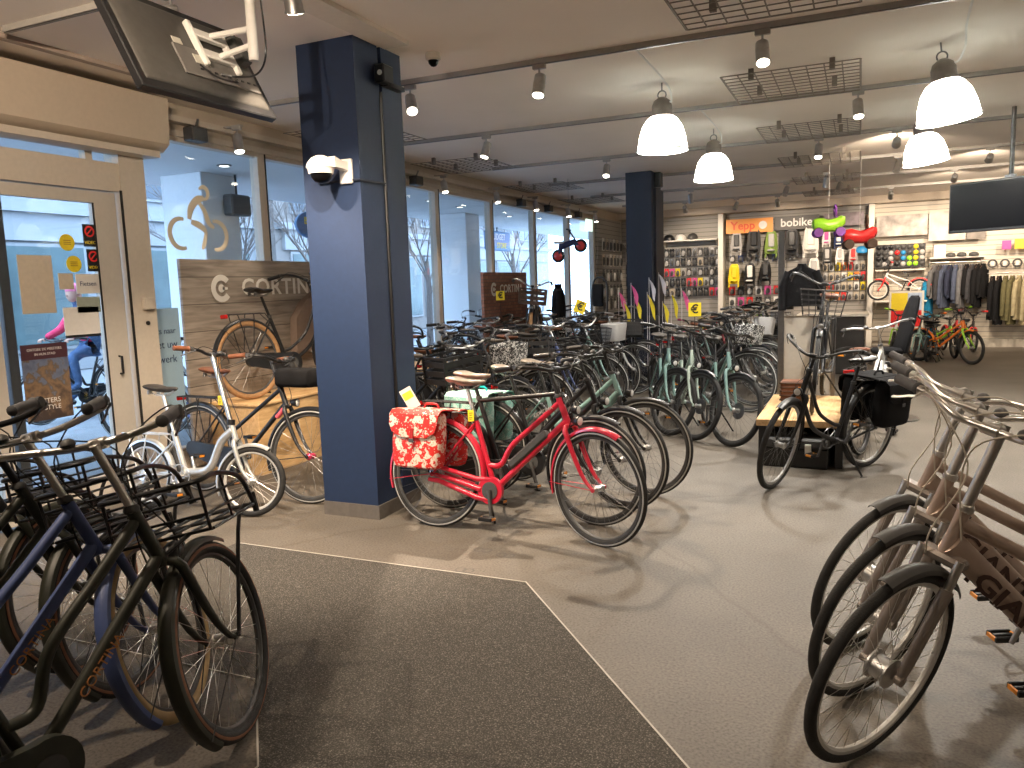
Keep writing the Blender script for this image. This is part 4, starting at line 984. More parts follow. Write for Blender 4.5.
gi = dict(frame='giant', R=.35, tw=.019, wb=1.10, ha=69, rake=.05, hl=.13, hb=1.13, ext=.075, bar='giantb', sus=True, case='none', fenders='short', rack=True, stand=True, disc=0, bighub=True, light=False, stripe=0, sh=.98)
gic = dict(frame=CHAMP, forkc=mat('pewter_fork', (.27, .235, .21), .35, .5, vary=.08), stanchion=CHROME, bar=CHROME, stem=CHROME, grip=GREYRUB, lever=CHROME, cable=mat('pale_cable', (.55, .50, .42), .5, vary=.05), rim=RIMS, spoke=CHROME, fender=DGREY, crank=ALU, post=ALU, hub=ALU, clampm=CHROME, rack=ALU)
DKL = mat('dark_lettering', (.05, .025, .02), .4, vary=.1)
for (p, h, st, ln, lb) in (((.065, 2.665), 205, 31, 3.5, 'champagne silver bicycle with large dark lettering on its down tube, nearest at right'),
                       ((.055, 3.10), 205, 30, 4.5, 'champagne silver bicycle between the two other silver ones at right'),
                       ((.043, 3.53), 205, 29, 6, 'champagne silver bicycle farthest from the camera of the three at right')):
    r, I = place_bike('giant', gi, p, h, ln, st, gic, lb, 'champagne silver bicycles at the right edge')
    for sy in (-1, 1):
        a, b = (I['HB']*.93+I['BB']*.07, I['HB']*.12+I['BB']*.88)
        if sy < 0: a, b = b, a
        side_text(r, a, b, .036, .085, 'GIANT', DKL, sy, sx=1.5, bold=.002)

# black bicycle with black panniers in front of the wooden podium
bt = dict(frame='oma', wb=1.12, hb=1.00, sh=.93, bar='oma', ext=.03, case='none', pann=True, R=.35, fend=200)
r, I = place_bike('roadster', bt, (-.56, 6.09), 236, 5, 17, dict(frame=BLACK, bag=BLKCAN, bar=DGREY, saddle=BLACK, rim=ALU, spoke=STEEL_D, tyre=RUBBER, stripe=RUBBER), 'black bicycle with black panniers parked alone before the wooden podium')
fd = dict(frame='fold', R=.255, wb=.98, ha=71, rake=.035, hl=.10, hb=1.17, sh=.92, ext=.0, bar='flat', case='none', tw=.022, fend=205, rack=True, stripe=0, light=False, stl=.30)
r, I = place_bike('folding', fd, (-4.0, 4.24), 3, 6, 14, dict(frame=SILVER, fork=SILVER, fender=SILVER, post=CHROME, stem=CHROME, bar=BLACK, rim=RIMS, spoke=CHROME, saddle=SADDLE, grip=BROWN, rack=SILVER, clampm=BLACK, crank=ALU), 'silver small-wheeled folding bicycle left of the big blue pillar')
cb_ = dict(frame='mixte', wb=1.14, case='full', bar='city', hb=1.08, sh=1.0, tag=True, fend=200)
r, I = place_bike('citybike', cb_, (-3.80, 4.66), 358, 4, 10, dict(frame=BLACK, saddle=BROWN, grip=BROWN, hub=mat('pink_anodised', (.6, .05, .12), .3, .5, vary=.05)), 'black bicycle with brown saddle and black box on its handlebar, behind the folding one')
b = MB(); c0 = I['SM'] @ (I['CL']+V((.20, 0, -.12)))
rg = []
for x, e in ((-.16, .8), (-.14, 1), (.10, 1), (.16, .9), (.175, .6)):
    rg.append([V((c0.x+x, c0.y+.13*e*math.copysign(abs(math.cos(t))**.5, math.cos(t)), c0.z+.075*e*math.copysign(abs(math.sin(t))**.5, math.sin(t)))) for t in [2*PI*k/20 for k in range(20)]])
b.loft(rg, BLKCAN); o = b.build('handlebar_box', r)
for c0_, c1_, mm in ((.62, .80, mat('pink_decal', (.75, .12, .15), .5, vary=.05)),):
    b = MB(); d = I['HT']-I['BB']; a_ = I['BB']+sdv if False else I['HB']*c1_+I['BB']*(1-c1_); e_ = I['HB']*.95+I['BB']*.05
    b.tube([a_, e_], .0205, mm, 12); b.build('pink_decal', r)

# ------------------------------------------------------------------ window display with plank backdrop
pf = empty('display_platform', (-5.05, 6.6, 0), 0, 'low wooden display platform in the window beside the big blue pillar', 'platform')
MB().bx(-.32, .26, -1.35, 3.0, 0, .62, PLY, .004).build('panel', pf)
MB().bx(-.33, .28, -1.37, 3.02, .62, .645, PLY, .004).build('platform_top', pf)
bp_ = empty('backdrop_panel', (XW+.08, 6.12, 0), 0, 'large grey wood-look backdrop board with white lettering behind the display bicycle', 'backdrop')
MB().bx(0, .03, -1.08, 1.7, .10, 1.92, PLANK).build('board', bp_)
LOGOW = mat('pale_lettering', (.78, .76, .72), .6, vary=.03)
def logo(parent, y, z, R_, x):
    b = MB(); n = 26
    for (r0, r1, a0, a1) in ((R_*.58, R_, 40, 320),):
        pts = [rad(a0+(a1-a0)*i/n) for i in range(n+1)]
        po = [(y+r1*math.cos(t), z+r1*math.sin(t)) for t in pts]+[(y+r0*math.cos(t), z+r0*math.sin(t)) for t in reversed(pts)]
        vs = [(x, a, b_) for a, b_ in po]+[(x+.003, a, b_) for a, b_ in po]; N = len(po)
        fs = [(i, i+1, N-2-i, N-1-i) for i in range(n)]; fs = [tuple(v+N for v in f) for f in fs]+fs+[(i, (i+1) % N, N+(i+1) % N, N+i) for i in range(N)]
        b.add(vs, fs, LOGOW)
    b.lathe([(R_*.30, x), (R_*.30, x+.003)], LOGOW, 20, (0, y, z), 'x')
    b.box((x+.0015, y+R_*.35, z), (.003, R_*.5, R_*.2), LOGOW)
    return b.build('logo_mark', parent)
logo(bp_, -.62, 1.66, .125, .031)
text('lettering', 'CORTINA', .22, LOGOW, bp_, basis((0, 1, 0), (0, 0, 1), (1, 0, 0), (.032, .22, 1.66)), .001, 'CENTER', .004, 1.12, 1.1)
ds = dict(frame='oma', wb=1.14, bar='oma', hb=1.06, sh=.99, case='full', front='basket', tw=.026, fend=200)
r, I = place_bike('displaybike', ds, (-4.86, 6.62), 80, 3, 0, dict(frame=BLACK, fork=BLACK, tyre=TANTYRE, stripe=TANTYRE, crate=DBROWN, saddle=BLACK), 'black bicycle with brown tyres displayed on the wooden window platform', z=.645)
bk = empty('brown_crate', (-4.9, 6.55, .645), rad(-10), 'brown board bag with slot handle beside the platform bicycle', 'bag')
q = MB(); q.prism([(-.28, .0), (.2, .0), (.24, .62), (.10, .66), (-.12, .52), (-.26, .35)], -.05, .05, mat('kraft_board', (.16, .115, .09), .8, vary=.08), 'x', (-.30, 0, .35)); 
q.build('body', bk); MB().box((-.244, .02, .83), (.012, .13, .045), PAPERW, MX.Rotation(rad(25), 3, 'X')).build('handle_slot', bk)

# second backdrop further back with its display bicycle
b2 = empty('backdrop_panel', (-4.95, 10.75, 0), 0, 'brown brick-look backdrop board with white lettering further along the window', 'backdrop')
bb0 = MB(); bb0.bx(-.02, .02, -.62, .98, 0, 1.80, BRICKP); bb0.build('board', b2); logo(b2, -.27, 1.55, .10, .021)
text('lettering', 'CORTINA', .17, LOGOW, b2, basis((0, 1, 0), (0, 0, 1), (1, 0, 0), (.022, .37, 1.55)), .001, 'CENTER', .003, 1.1, 1.05)
st2 = tag(MB().bx(-4.9, -4.0, 10.1, 12.8, 0, .52, PLY, .01).build('display_platform'), 'low wooden platform under the bicycle before the brick backdrop', 'platform')
r, I = place_bike('displaybike2', dict(ds, front='crate'), (-4.45, 10.55), 285, 3, 10, dict(frame=BLACK, tyre=TANTYRE, stripe=TANTYRE, crate=DBROWN, bar=ALU, saddle=BROWN, lampglass=CHROME), 'black bicycle with brown front crate before the brick-look backdrop', z=.52)
jk = empty('black_coat', (-4.62, 12.35, .52), rad(118), 'black coat hanging on a stand to the right of the brick-look backdrop', 'coat')
rg = []
for z, w_, d_ in ((.12, .20, .10), (.35, .22, .11), (.65, .20, .12), (.85, .21, .11), (.96, .17, .09), (1.02, .07, .06), (1.08, .065, .06)):
    rg.append([V((w_*math.cos(t), d_*math.sin(t), z)) for t in [2*PI*k/18 for k in range(18)]])
MB().loft(rg, BLKCAN).build('coat_body', jk)
for sg in (-1, 1): MB().tube([(sg*.17, 0, .95), (sg*.25, .01, .75), (sg*.25, .05, .42)], [.06, .055, .045], BLKCAN, 12).build('sleeve', jk)
MB().lathe([(.14, 0), (.14, .015), (.015, .02), (.015, .14)], STEEL_D, 20).build('stand', jk)

# yellow euro cards on bars
def euro(x, y, z, rz, label, s_=.16, tilt=0):
    r = empty('price_card', (x, y, z), rz, label, 'price card', 'yellow euro price cards')
    MB().box((0, 0, 0), (s_, .006, s_*1.1), YELLOW, MX.Rotation(tilt, 3, 'Y')).build('card', r)
    text('euro_sign', '\u20ac', s_*.95, INK, r, MX.Rotation(tilt, 4, 'Y') @ basis((1, 0, 0), (0, 0, 1), (0, -1, 0), (0, -.0045, 0)), .0005, 'CENTER', .003)
    MB().tube([(0, .004, -s_*.5), (0, .01, -s_*.5-.22)], .004, BLACK, 6).build('clip', r)
    return r
euro(-4.70, 10.2, 1.46, rad(30), 'yellow card with black euro sign in front of the brick-look backdrop', .12)
euro(-3.26, 9.5, 1.30, rad(30), 'tilted yellow card with black euro sign above the middle bicycle row', .145, rad(22))
euro(-1.81, 9.5, 1.24, rad(15), 'yellow card with black euro sign above the aisle bicycle row', .15)

# safety flags on whips around the slim rear pillar
for i, (x, z, c, cn, s_) in enumerate([(-3.18, 1.10, YELLOWF, 'yellow', 1.1), (-3.04, 1.18, YELLOWF, 'yellow', 1), (-2.86, 1.20, YELLOWF, 'yellow', 1.2), (-2.52, 1.20, YELLOWF, 'yellow', 1.1), (-3.07, 1.38, PINKF, 'pink', 1), (-2.34, 1.28, PINKF, 'pink', 1),
                                   (-2.83, 1.45, WHITEF, 'white', 1), (-2.70, 1.52, WHITEF, 'white', 1), (-3.26, 1.30, PINKF, 'pink', .9), (-2.62, 1.12, YELLOWF, 'yellow', .9)]):
    r = empty('safety_flag', (x, 11.25+.06*(i % 4), 0), rad(20*((i % 3)-1)), '%s pennant flag on a whip by the slim rear pillar, %s in the cluster' % (cn, ORD[i]), 'flag', 'pennant flags on whips by the rear pillar')
    MB().tube([(0, 0, .35), (.0, 0, z+.20*s_)], .004, WHITEF, 5).build('whip', r)
    b = MB(); n = 7; vs = []
    for k in range(n):
        t = k/(n-1); w_ = .17*s_*(1-t); xx = .012+.11*s_*t
        vs.append([V((xx*.55, .012*math.sin(4*t)+.002, z+.17*s_-.30*s_*t*.9+0)), V((xx*.55+.004+.075*(1-abs(t-.4)), .012*math.sin(4*t+.5)+.002, z+.12*s_-.30*s_*t*.9)), V((xx*.55+.003+.07*(1-abs(t-.4)), .012*math.sin(4*t+.5)-.002, z+.12*s_-.30*s_*t*.9)), V((xx*.55, .012*math.sin(4*t)-.002, z+.17*s_-.30*s_*t*.9))])
    b.loft(vs, c); b.build('pennant', r)
    MB().lathe([(.03, 0), (.03, .02)], DGREY, 12, (0, 0, .33)).tube([(0, 0, 0), (0, 0, .34)], .012, STEEL_D, 8).lathe([(.09, 0), (.09, .01)], STEEL_D, 16).build('base', r)

# hanging balance bike near the windows
r = empty('balance_bike', (-4.28, 12.0, 2.12), rad(8), 'navy balance bike with red wheels hanging in front of the window', 'balance bike')
M_ = MX.Rotation(rad(-22), 4, 'Y')
b = MB()
b.tube([M_ @ V((-.19, 0, 0)), M_ @ V((-.10, 0, .12)), M_ @ V((.12, 0, .10)), M_ @ V((.20, 0, 0))], [.02, .055, .05, .02], NAVY, 12); b.build('frame', r)
for sx in (-1, 1):
    c = M_ @ V((sx*.20, 0, 0)); b = MB(); b.ring(c, .08, .026, RUBBER, 28, 8); o = b.build('wheel', r)
    MB().lathe([(.075, -.02), (.02, -.03), (.02, .03), (.075, .02)], REDP, 20, c, 'y').build('red_disc', o)
b = MB(); b.tube([M_ @ V((.16, 0, .10)), M_ @ V((.12, 0, .30))], .014, BLACK, 8); b.tube([M_ @ V((.12, -.14, .31)), M_ @ V((.12, .14, .31))], .015, BLACK, 8); b.build('handlebar', r)
b = MB(); b.box(M_ @ V((-.10, 0, .19)), (.17, .08, .04), WHITE, None, .012); b.build('seat', r)
MB().tube([(0, 0, .12), (0, 0, CEIL-2.12)], .002, STEEL_D, 4).build('wire', r)

# stroller frame beside the end wall
r = empty('folding_stroller', (-4.84, 15.0, 0), rad(-30), 'black folded pushchair standing by the end of the window wall', 'pushchair')
b = MB(); b.tube(smooth_pts([(-.2, 0, .1), (-.22, .1, .7), (-.22, .14, 1.45), (-.12, .15, 1.68), (.12, .15, 1.68), (.22, .14, 1.45), (.22, .1, .7), (.2, 0, .1)], 4), .016, BLACK, 8); b.build('frame', r)
MB().box((0, .09, 1.35), (.30, .05, .45), BLKCAN, None, .02).build('backrest', r); MB().box((0, .0, 1.0), (.3, .3, .05), BLKCAN, None, .02).build('seat', r)
for sx in (-1, 1): MB().ring((sx*.2, 0, .12), .10, .02, RUBBER, 24, 6, 'x').build('wheel', r)
tag(MB().bx(XW+.01, XW+.04, 16.30, 16.72, 2.72, 2.98, mat('exit_sign_white', (.8, .85, .8), .4, emit=(.8, 1, .85), estr=1.2)).build('exit_sign'), 'small lit white emergency sign high on the last window', 'sign')

# ------------------------------------------------------------------ back wall shop fittings
def post(x, lb):
    o = MB().bx(x-.06, x+.06, 18.78, YB-.001, 0, 3.08, SHELFW, .006).build('shelf_upright'); tag(o, lb, 'upright', 'white shelving uprights'); return o
post(-2.98, 'tall white shelving upright left of the child seats'); post(.20, 'tall white shelving upright right of the child seats')
o = MB().bx(XW, 7.0, 18.75, YB-.002, 3.09, CEIL-.002, CREAMD).build('trim_5'); struct(o)
for x0, x1, mm, lb in ((XW+.01, -3.05, SLATGM, 'grey grooved slatwall in the left bay of the back wall'), (-2.91, .13, SLATGM, 'grey grooved slatwall behind the child seats'), (.27, 6.9, SLATM, 'beige grooved slatwall behind the clothes rails')):
    o = MB().bx(x0, x1, YB-.08, YB-.003, .1, 3.08, mm).build('slatwall_panel'); tag(o, lb, 'wall panel')
o = MB().bx(.9, 6.9, 18.84, YB-.09, 0, .17, mat('plinth_grey', (.42, .39, .34), .6, vary=.05)).build('clothes_plinth'); tag(o, 'low grey plinth running under the clothes rails', 'plinth')
def side_wall_panel():
    o = MB().bx(XW+.003, XW+.05, 17.0, 18.9, .1, 3.05, SLATGM).build('slatwall_panel'); tag(o, 'grey slatwall panel on the end of the window wall', 'wall panel')
side_wall_panel()
# signs
def sign(x0, x1, z0, z1, m_, lb, y=18.86):
    o = empty('brand_sign', ((x0+x1)/2, y, (z0+z1)/2), 0, lb, 'sign'); MB().bx(-(x1-x0)/2, (x1-x0)/2, 0, .03, -(z1-z0)/2, (z1-z0)/2, m_).build('board', o)
    MB().tube([(0, .03, 0), (0, YB-.075-y, 0)], .02, STEEL_D, 8).build('standoff', o); return o
FM = basis((1, 0, 0), (0, 0, 1), (0, -1, 0))
sg = sign(-2.87, -1.83, 2.62, 2.94, ORSIGN, 'orange brand sign board above the child seats'); text('lettering', 'Yepp', .26, mat('sign_red_letters', (.75, .10, .03), .5, vary=.05), sg, basis((1,0,0),(0,0,1),(0,-1,0),(-.14, -.002, 0)), .001, 'CENTER', .006)
MB().lathe([(.09, -.002), (.09, -.006)], PAPERW, 20, (.30, 0, 0), 'y').build('round_mark', sg)
sg = sign(-1.80, -.86, 2.64, 2.94, mat('black_sign', (.05, .045, .04), .5, vary=.1), 'black brand sign board above the child seats'); text('lettering', 'bobike', .25, PAPERW, sg, basis((1,0,0),(0,0,1),(0,-1,0),(0, -.002, 0)), .001, 'CENTER', .004)
sign(-.75, .05, 2.66, 2.94, mat('muted_photo_sign', (.20, .16, .18), .5, vary=.5, vscale=6), 'dark photo board behind the hanging red ride-on toy')
sign(.30, 1.28, 2.38, 2.82, mat('grey_photo', (.42, .38, .35), .6, vary=.6, vscale=4), 'grey photo board above the bell display')
sign(1.30, 1.98, 2.24, 2.84, mat('pale_photo', (.58, .53, .48), .6, vary=.25, vscale=5), 'pale photo board left of the hanging television')
sign(2.0, 2.34, 2.24, 2.7, mat('dark_photo', (.20, .18, .16), .6, vary=.4, vscale=5), 'dark photo board behind the hanging television')
sign(2.64, 2.80, 2.0, 2.18, PINK, 'small pink square card on the slatwall'); sign(2.86, 3.16, 2.0, 2.2, mat('amber_card', (.85, .5, .04), .5, vary=.05), 'small amber card on the slatwall')

# left bay: shelf with helmets, rows of hanging packs
def shelf(x0, x1, z, lb, y0=18.72, d=.36):
    o = empty('wall_shelf', ((x0+x1)/2, y0, z), 0, lb, 'shelf'); w_ = (x1-x0)/2
    MB().bx(-w_, w_, 0, YB-.085-y0, 0, .03, SHELFW, .004).build('board', o)
    for sx in (-1, 1): MB().prism([(.02, 0), (YB-.09-y0, 0), (YB-.09-y0, -.18)], sx*(w_-.03)-.006, sx*(w_-.03)+.006, SHELFW, 'x').build('bracket', o)
    return o
shelf(-5.3, -4.45, 2.50, 'white shelf high in the corner beyond the slim rear pillar'); shelf(-4.36, -3.06, 2.50, 'white shelf carrying three helmets in the left bay')
shelf(.30, 1.26, 1.64, 'white shelf carrying the grid of bells'); shelf(1.32, 2.34, 1.86, 'white shelf with caps above the dark clothes rail')
def helmet(x, y, z, c, lb, rz=0):
    r = empty('helmet', (x, y, z), rz, lb, 'helmet', 'cycle helmets on the shelf')
    b = MB(); rg = []
    for h, e in ((0, 1.0), (.03, 1.04), (.07, .98), (.11, .78), (.135, .45), (.145, .1)):
        rg.append([V((.13*e*math.cos(t), .10*e*math.sin(t), h+.012*math.cos(2*t)*(1 if h < .05 else 0))) for t in [2*PI*k/20 for k in range(20)]])
    b.loft(rg, c); b.build('shell', r)
    b = MB()
    for k in (-1, 0, 1): b.tube(smooth_pts([(-.11, k*.035, .07), (-.05, k*.03, .128), (.05, k*.03, .135), (.11, k*.035, .08)], 3), .007, DGREY, 6)
    b.build('vents', r); return r
for i, (x, c, n_) in enumerate(((-4.20, BLACK, 'black'), (-3.92, WHITE, 'white'), (-3.64, DGREY, 'dark grey'))): helmet(x, 18.85, 2.535, c, n_+' helmet on the white shelf in the left bay', .4*i)
helmet(-5.0, 18.85, 2.535, DGREY, 'dark helmet on the corner shelf beyond the slim rear pillar')
def pack(x, y, z, w_, h_, c, lb, ry=0, kind='pack', grp='hanging packs in the left bay'):
    r = empty('hanging_pack', (x, y, z), ry, lb, 'pack', grp)
    MB().box((0, .006, -.0), (w_, .004, h_), c, None, .001).build('backing_card', r)
    b = MB(); b.loft([[V((a*w_*.36*e, -dd, -h_*.10+c_*h_*.32*e)) for a, c_ in ((-1,-1),(-.3,-1.1),(.5,-1),(1,-.4),(.9,.5),(.4,1),(-.5,1.05),(-1,.3))] for dd, e in ((-.002, 1.0), (.018, .95), (.03, .6))], DGREY if c is not DGREY else LGREY); b.build('product', r)
    MB().tube([(0, .125, h_*.42), (0, -.03, h_*.42), (0, -.036, h_*.46)], .003, CHROME, 5).build('hook', r)
    return r
PC = [DGREY, BLACK, LGREY, BLACK, BLACK, DGREY, PAPER, BLACK, STEEL_D, BLACK, REDP, DGREY, BLACK, PINK, BLACK, DGREY, YELLOW]
rowname = ['top', 'second', 'third', 'fourth', 'lowest']
for j, z in enumerate((2.25, 2.02, 1.78, 1.54, 1.30)):
    for i in range(10):
        x = -4.30+i*.135; c = PC[(i*3+j*5) % len(PC)] if j > 0 else [DGREY, BLACK, STEEL_D][i % 3]
        pack(x, YB-.17, z, .11, .19, c, 'small hanging pack, %s from left in the %s row of the left bay' % (ORD[i], rowname[j]))
for j, z in enumerate((2.2, 1.9, 1.6, 1.3)):
    for i in range(6):
        pack(-5.25+i*.16, YB-.17, z, .12, .24, [PAPERW, BLACK, LGREY, BLACK][(i+j) % 4] if j < 2 else BLACK, 'hanging pack in the corner bay beyond the pillar, %s from left in the %s row' % (ORD[i], rowname[j]), grp='hanging packs in the corner bay')
for j, z in enumerate((2.45, 2.1, 1.75, 1.4, 1.1)):
    for i in range(6):
        pack(XW+.15, 17.15+i*.28, z, .16, .28, [PAPERW, PAPER, LGREY][(i+j) % 3] if j < 2 else [BLACK, DGREY][(i+j) % 2], 'hanging pack on the end wall beside the windows, %s along in the %s row' % (ORD[i], rowname[j]), rad(90), grp='hanging packs on the end wall')
# child seats
def child_seat(x, z, c, pad, lb, s_=1., y=18.86):
    r = empty('child_seat', (x, y, z), 0, lb, 'child seat', 'child seats hung on the back wall')
    b = MB(); rg = []
    for zz, w_, dp_ in ((.34, .07, .0), (.31, .12, .02), (.20, .15, .05), (.05, .165, .08), (-.10, .18, .12), (-.22, .18, .17), (-.30, .14, .20)):
        pr = []
        n = 12
        for k in range(n+1):
            t = PI*k/n; pr.append(V((-w_*math.cos(t)*s_, (.04-dp_*(abs(math.cos(t))**1.5) )*s_, zz*s_)))
        for k in range(n, -1, -1):
            t = PI*k/n; pr.append(V((-(w_-.015)*math.cos(t)*s_, (.02-dp_*(abs(math.cos(t))**1.5))*s_, zz*s_)))
        rg.append(pr)
    b.loft(rg, c); b.build('seat_shell', r)
    b = MB(); b.box((0, -.03*s_, .08*s_), (.16*s_, .05*s_, .36*s_), pad, None, .018*s_); b.box((0, -.10*s_, -.20*s_), (.2*s_, .16*s_, .05*s_), pad, None, .018*s_); b.build('cushion', r)
    for sx in (-1, 1): MB().tube([(sx*.13*s_, -.08*s_, -.20*s_), (sx*.15*s_, -.12*s_, -.38*s_), (sx*.14*s_, -.20*s_, -.40*s_)], [.03*s_, .025*s_, .02*s_], c, 8).build('leg_rest', r)
    MB().box((0, .13, .1*s_), (.05, .29, .05), STEEL_D).build('mounting_bar', r)
    return r
for x, z, c, pd_, s_, lb in [(-2.63, 2.40, LGREY, DGREY, .72, 'grey child seat under the orange sign, leftmost in the top row'), (-2.24, 2.41, DGREY, BLACK, .9, 'large dark grey child seat with black pad under the orange sign'), (-1.86, 2.36, OLIVEG, LGREY, .8, 'olive green child seat between the two dark ones in the top row'), (-1.42, 2.37, DGREY, BLACK, .88, 'dark grey child seat under the black sign'),
                             (-1.02, 2.38, WHITE, WHITE, .95, 'white child seat below the green hanging toy'), (-2.68, 1.68, YELLOW, YELLOW, .72, 'bright yellow child seat in the lower left of the seat wall'), (-2.33, 1.68, BLACK, WHITE, .75, 'black child seat with white pad right of the yellow one'), (-1.98, 1.72, BLACK, DGREY, .72, 'black child seat in the lower row left of the display post'),
                             (-.70, 2.42, WHITE, PINK, .5, 'small white front child seat below the green toy'), (-.45, 2.38, NAVY, WHITE, .55, 'small navy front child seat with white pad'), (-.68, 2.02, DGREY, LGREY, .55, 'small dark front child seat in the second row'), (-.42, 2.02, WHITE, LGREY, .5, 'small white front child seat in the second row'), (-.95, 1.75, WHITE, LGREY, .7, 'white child seat low beside the black coat'), (-.15, 2.02, LGREY, REDP, .5, 'small grey front child seat below the red toy')]:
    child_seat(x, z, c, pd_, lb, s_)
for i in range(8): pack(-2.75+i*.19, YB-.17, 2.05, .12, .16, [DGREY, NAVY, BLACK, STEEL_D][i % 4], 'small hanging box between the two child seat rows, %s from left' % ORD[i], grp='hanging boxes among the child seats')
for j, z in enumerate((1.78, 1.56, 1.34, 1.12)):
    for i in range(7): pack(-.72+i*.13, YB-.17, z, .10, .18, [PAPER, REDP, PAPERW, LGREY, YELLOW, PAPER, ORANGE][(i*2+j*3) % 7], 'small bright hanging pack, %s from left in the %s row above the counter' % (ORD[i], rowname[j]), grp='bright hanging packs above the counter')
for j, z in enumerate((1.3, 1.05)):
    for i in range(8): pack(-2.75+i*.2, YB-.17, z, .14, .2, [REDP, PAPERW, BLACK, PINK, DGREY][(i*2+j) % 5], 'hanging pack below the child seats, %s from left in the %s row' % (ORD[i], ['upper', 'lower'][j]), grp='hanging packs below the child seats')
helmet(.02, 18.9, 2.06, BLUEP, 'light blue toy helmet hanging below the red ride-on toy')

# hanging toys
def rideon(x, y, z, c, c2, lb, s_=1.):
    r = empty('ride_on_toy', (x, y, z), rad(10), lb, 'toy')
    b = MB(); rg = []
    for xx, w_, h0, h1 in ((-.26, .04, -.02, .06), (-.23, .09, -.09, .10), (-.12, .12, -.12, .12), (0, .12, -.12, .08), (.10, .11, -.12, .10), (.19, .10, -.08, .14), (.25, .05, .0, .12)):
        rg.append([V((xx*s_, w_*math.cos(t)*s_, ((h0+h1)/2+(h1-h0)/2*math.sin(t))*s_)) for t in [2*PI*k/16 for k in range(16)]])
    b.loft(rg, c); b.build('body', r)
    for sx, sy in ((-.17, -.11), (-.17, .11), (.17, -.11), (.17, .11)): MB().lathe([(.07*s_, -.025), (.08*s_, -.01), (.08*s_, .01), (.07*s_, .025)], c2, 20, (sx*s_, sy*s_, -.13*s_), 'y').build('wheel', r)
    b = MB(); b.ring((.10*s_, 0, .22*s_), .09*s_, .018*s_, c2, 24, 8, 'x'); b.tube([(.13*s_, 0, .08*s_), (.10*s_, 0, .22*s_)], .015*s_, c2, 8); b.build('steering_wheel', r)
    MB().tube([(0, 0, .08), (0, 0, CEIL-z)], .003, WHITE, 5).build('cord', r); return r
rideon(-.42, 12.0, 2.30, LIME, PURPLE, 'lime green plastic ride-on toy hanging from the ceiling', .85)
rideon(-.02, 12.4, 2.14, REDP, DBROWN, 'red plastic ride-on toy hanging from the ceiling beside the green one', .9)

# bell grid
r = empty('bell_display', (.77, 18.80, 1.70), 0, 'black display board holding the grid of coloured bells', 'display board')
MB().bx(-.48, .48, 0, .03, -.0, .50, BLACK, .004).build('board', r); MB().bx(-.2, .2, .03, .25, -.025, .0, BLACK).build('foot', r)
bc = [[BLACK, BLACK, BLACK, DGREY, DGREY, DGREY, YELLOW, DGREY], [BLACK, DGREY, LGREY, REDP, BLUEP, DGREY, YELLOW, LGREY], [BLACK, BLACK, LGREY, DBROWN, BLUEP, LIME, YELLOW, LGREY], [DGREY, LGREY, LGREY, BLACK, LGREY, LIME, LIME, DGREY]]
bcn = {BLACK.name: 'black', DGREY.name: 'dark grey', LGREY.name: 'light grey', REDP.name: 'red', BLUEP.name: 'blue', YELLOW.name: 'yellow', LIME.name: 'lime', DBROWN.name: 'brown'}
for j in range(4):
    for i in range(8):
        c = bc[j][i]; o = MB().lathe([(.048, 0), (.052, .01), (.042, .035), (.018, .048), (.004, .05)], c, 16, (0, 0, 0), 'y').build('bicycle_bell'); o.rotation_euler = (0, 0, PI)
        o.location = (.355+i*.119, 18.80, 2.14-j*.118); tag(o, '%s bicycle bell, %s from left in the %s row of the bell board' % (bcn[c.name], ORD[i], rowname[j]), 'bell', 'bicycle bells on the display board')

# clothes rails with garments
def rail(x0, x1, z, lb, y=18.72):
    o = empty('clothes_rail', ((x0+x1)/2, y, z), 0, lb, 'clothes rail'); w_ = (x1-x0)/2
    MB().tube([(-w_, 0, 0), (w_, 0, 0)], .014, CHROME, 10).build('rail', o)
    for sx in (-1, 1): MB().tube([(sx*w_, 0, 0), (sx*w_, YB-.085-y, 0)], .012, CHROME, 8).build('bracket', o)
rail(1.34, 2.36, 1.78, 'chrome rail of dark jackets under the cap shelf'); rail(2.40, 4.1, 1.52, 'lower chrome rail of olive and grey trousers and jackets')
def jacket(x, z, c, lb, L_=.72, w_=.22, y=18.72):
    r = empty('hanging_jacket', (x, y, z), rad(random.uniform(62, 80)), lb, 'jacket', 'garments on the clothes rails')
    b = MB(); rg = []
    for k, (zz, ww, dd) in enumerate(((-L_, w_*.95, .07), (-L_*.6, w_*.9, .065), (-.30, w_*.95, .06), (-.17, w_*.98, .05), (-.11, w_*.6, .045), (-.07, .07, .045), (-.04, .06, .04))):
        rg.append([V((ww*math.cos(t), dd*math.sin(t)*(1+.22*math.cos(7*t+k*.3)*(1 if k < 4 else 0)), zz+.01*math.cos(5*t))) for t in [2*PI*q/28 for q in range(28)]])
    b.loft(rg, c); b.build('body', r)
    for sx in (-1, 1): MB().tube([(sx*w_*.86, 0, -.17), (sx*w_*1.05, .01, -.38), (sx*w_*1.0, .02, -L_*.92)], [.05, .05, .038], c, 10).build('sleeve', r)
    MB().tube(smooth_pts([(-.16, 0, -.12), (0, 0, -.055), (.16, 0, -.12)], 3), .006, DBROWN, 6).tube(smooth_pts([(0, 0, -.055), (0, 0, -.02), (.02, 0, .0), (.012, 0, .018), (-.008, 0, .016)], 3), .003, CHROME, 5).build('hanger', r)
GC = [('charcoal', fab('charcoal_cloth', (.045, .045, .05))), ('black', BLKCAN), ('dark navy', fab('navy_cloth', (.03, .035, .06))), ('grey', fab('grey_cloth', (.13, .13, .135))), ('slate blue', fab('slate_cloth', (.07, .085, .13))), ('olive', fab('olive_cloth', (.12, .11, .055))), ('sand', fab('sand_cloth', (.36, .31, .19))), ('light grey', fab('light_grey_cloth', (.24, .25, .26))), ('mustard', fab('mustard_cloth', (.38, .24, .04)))]
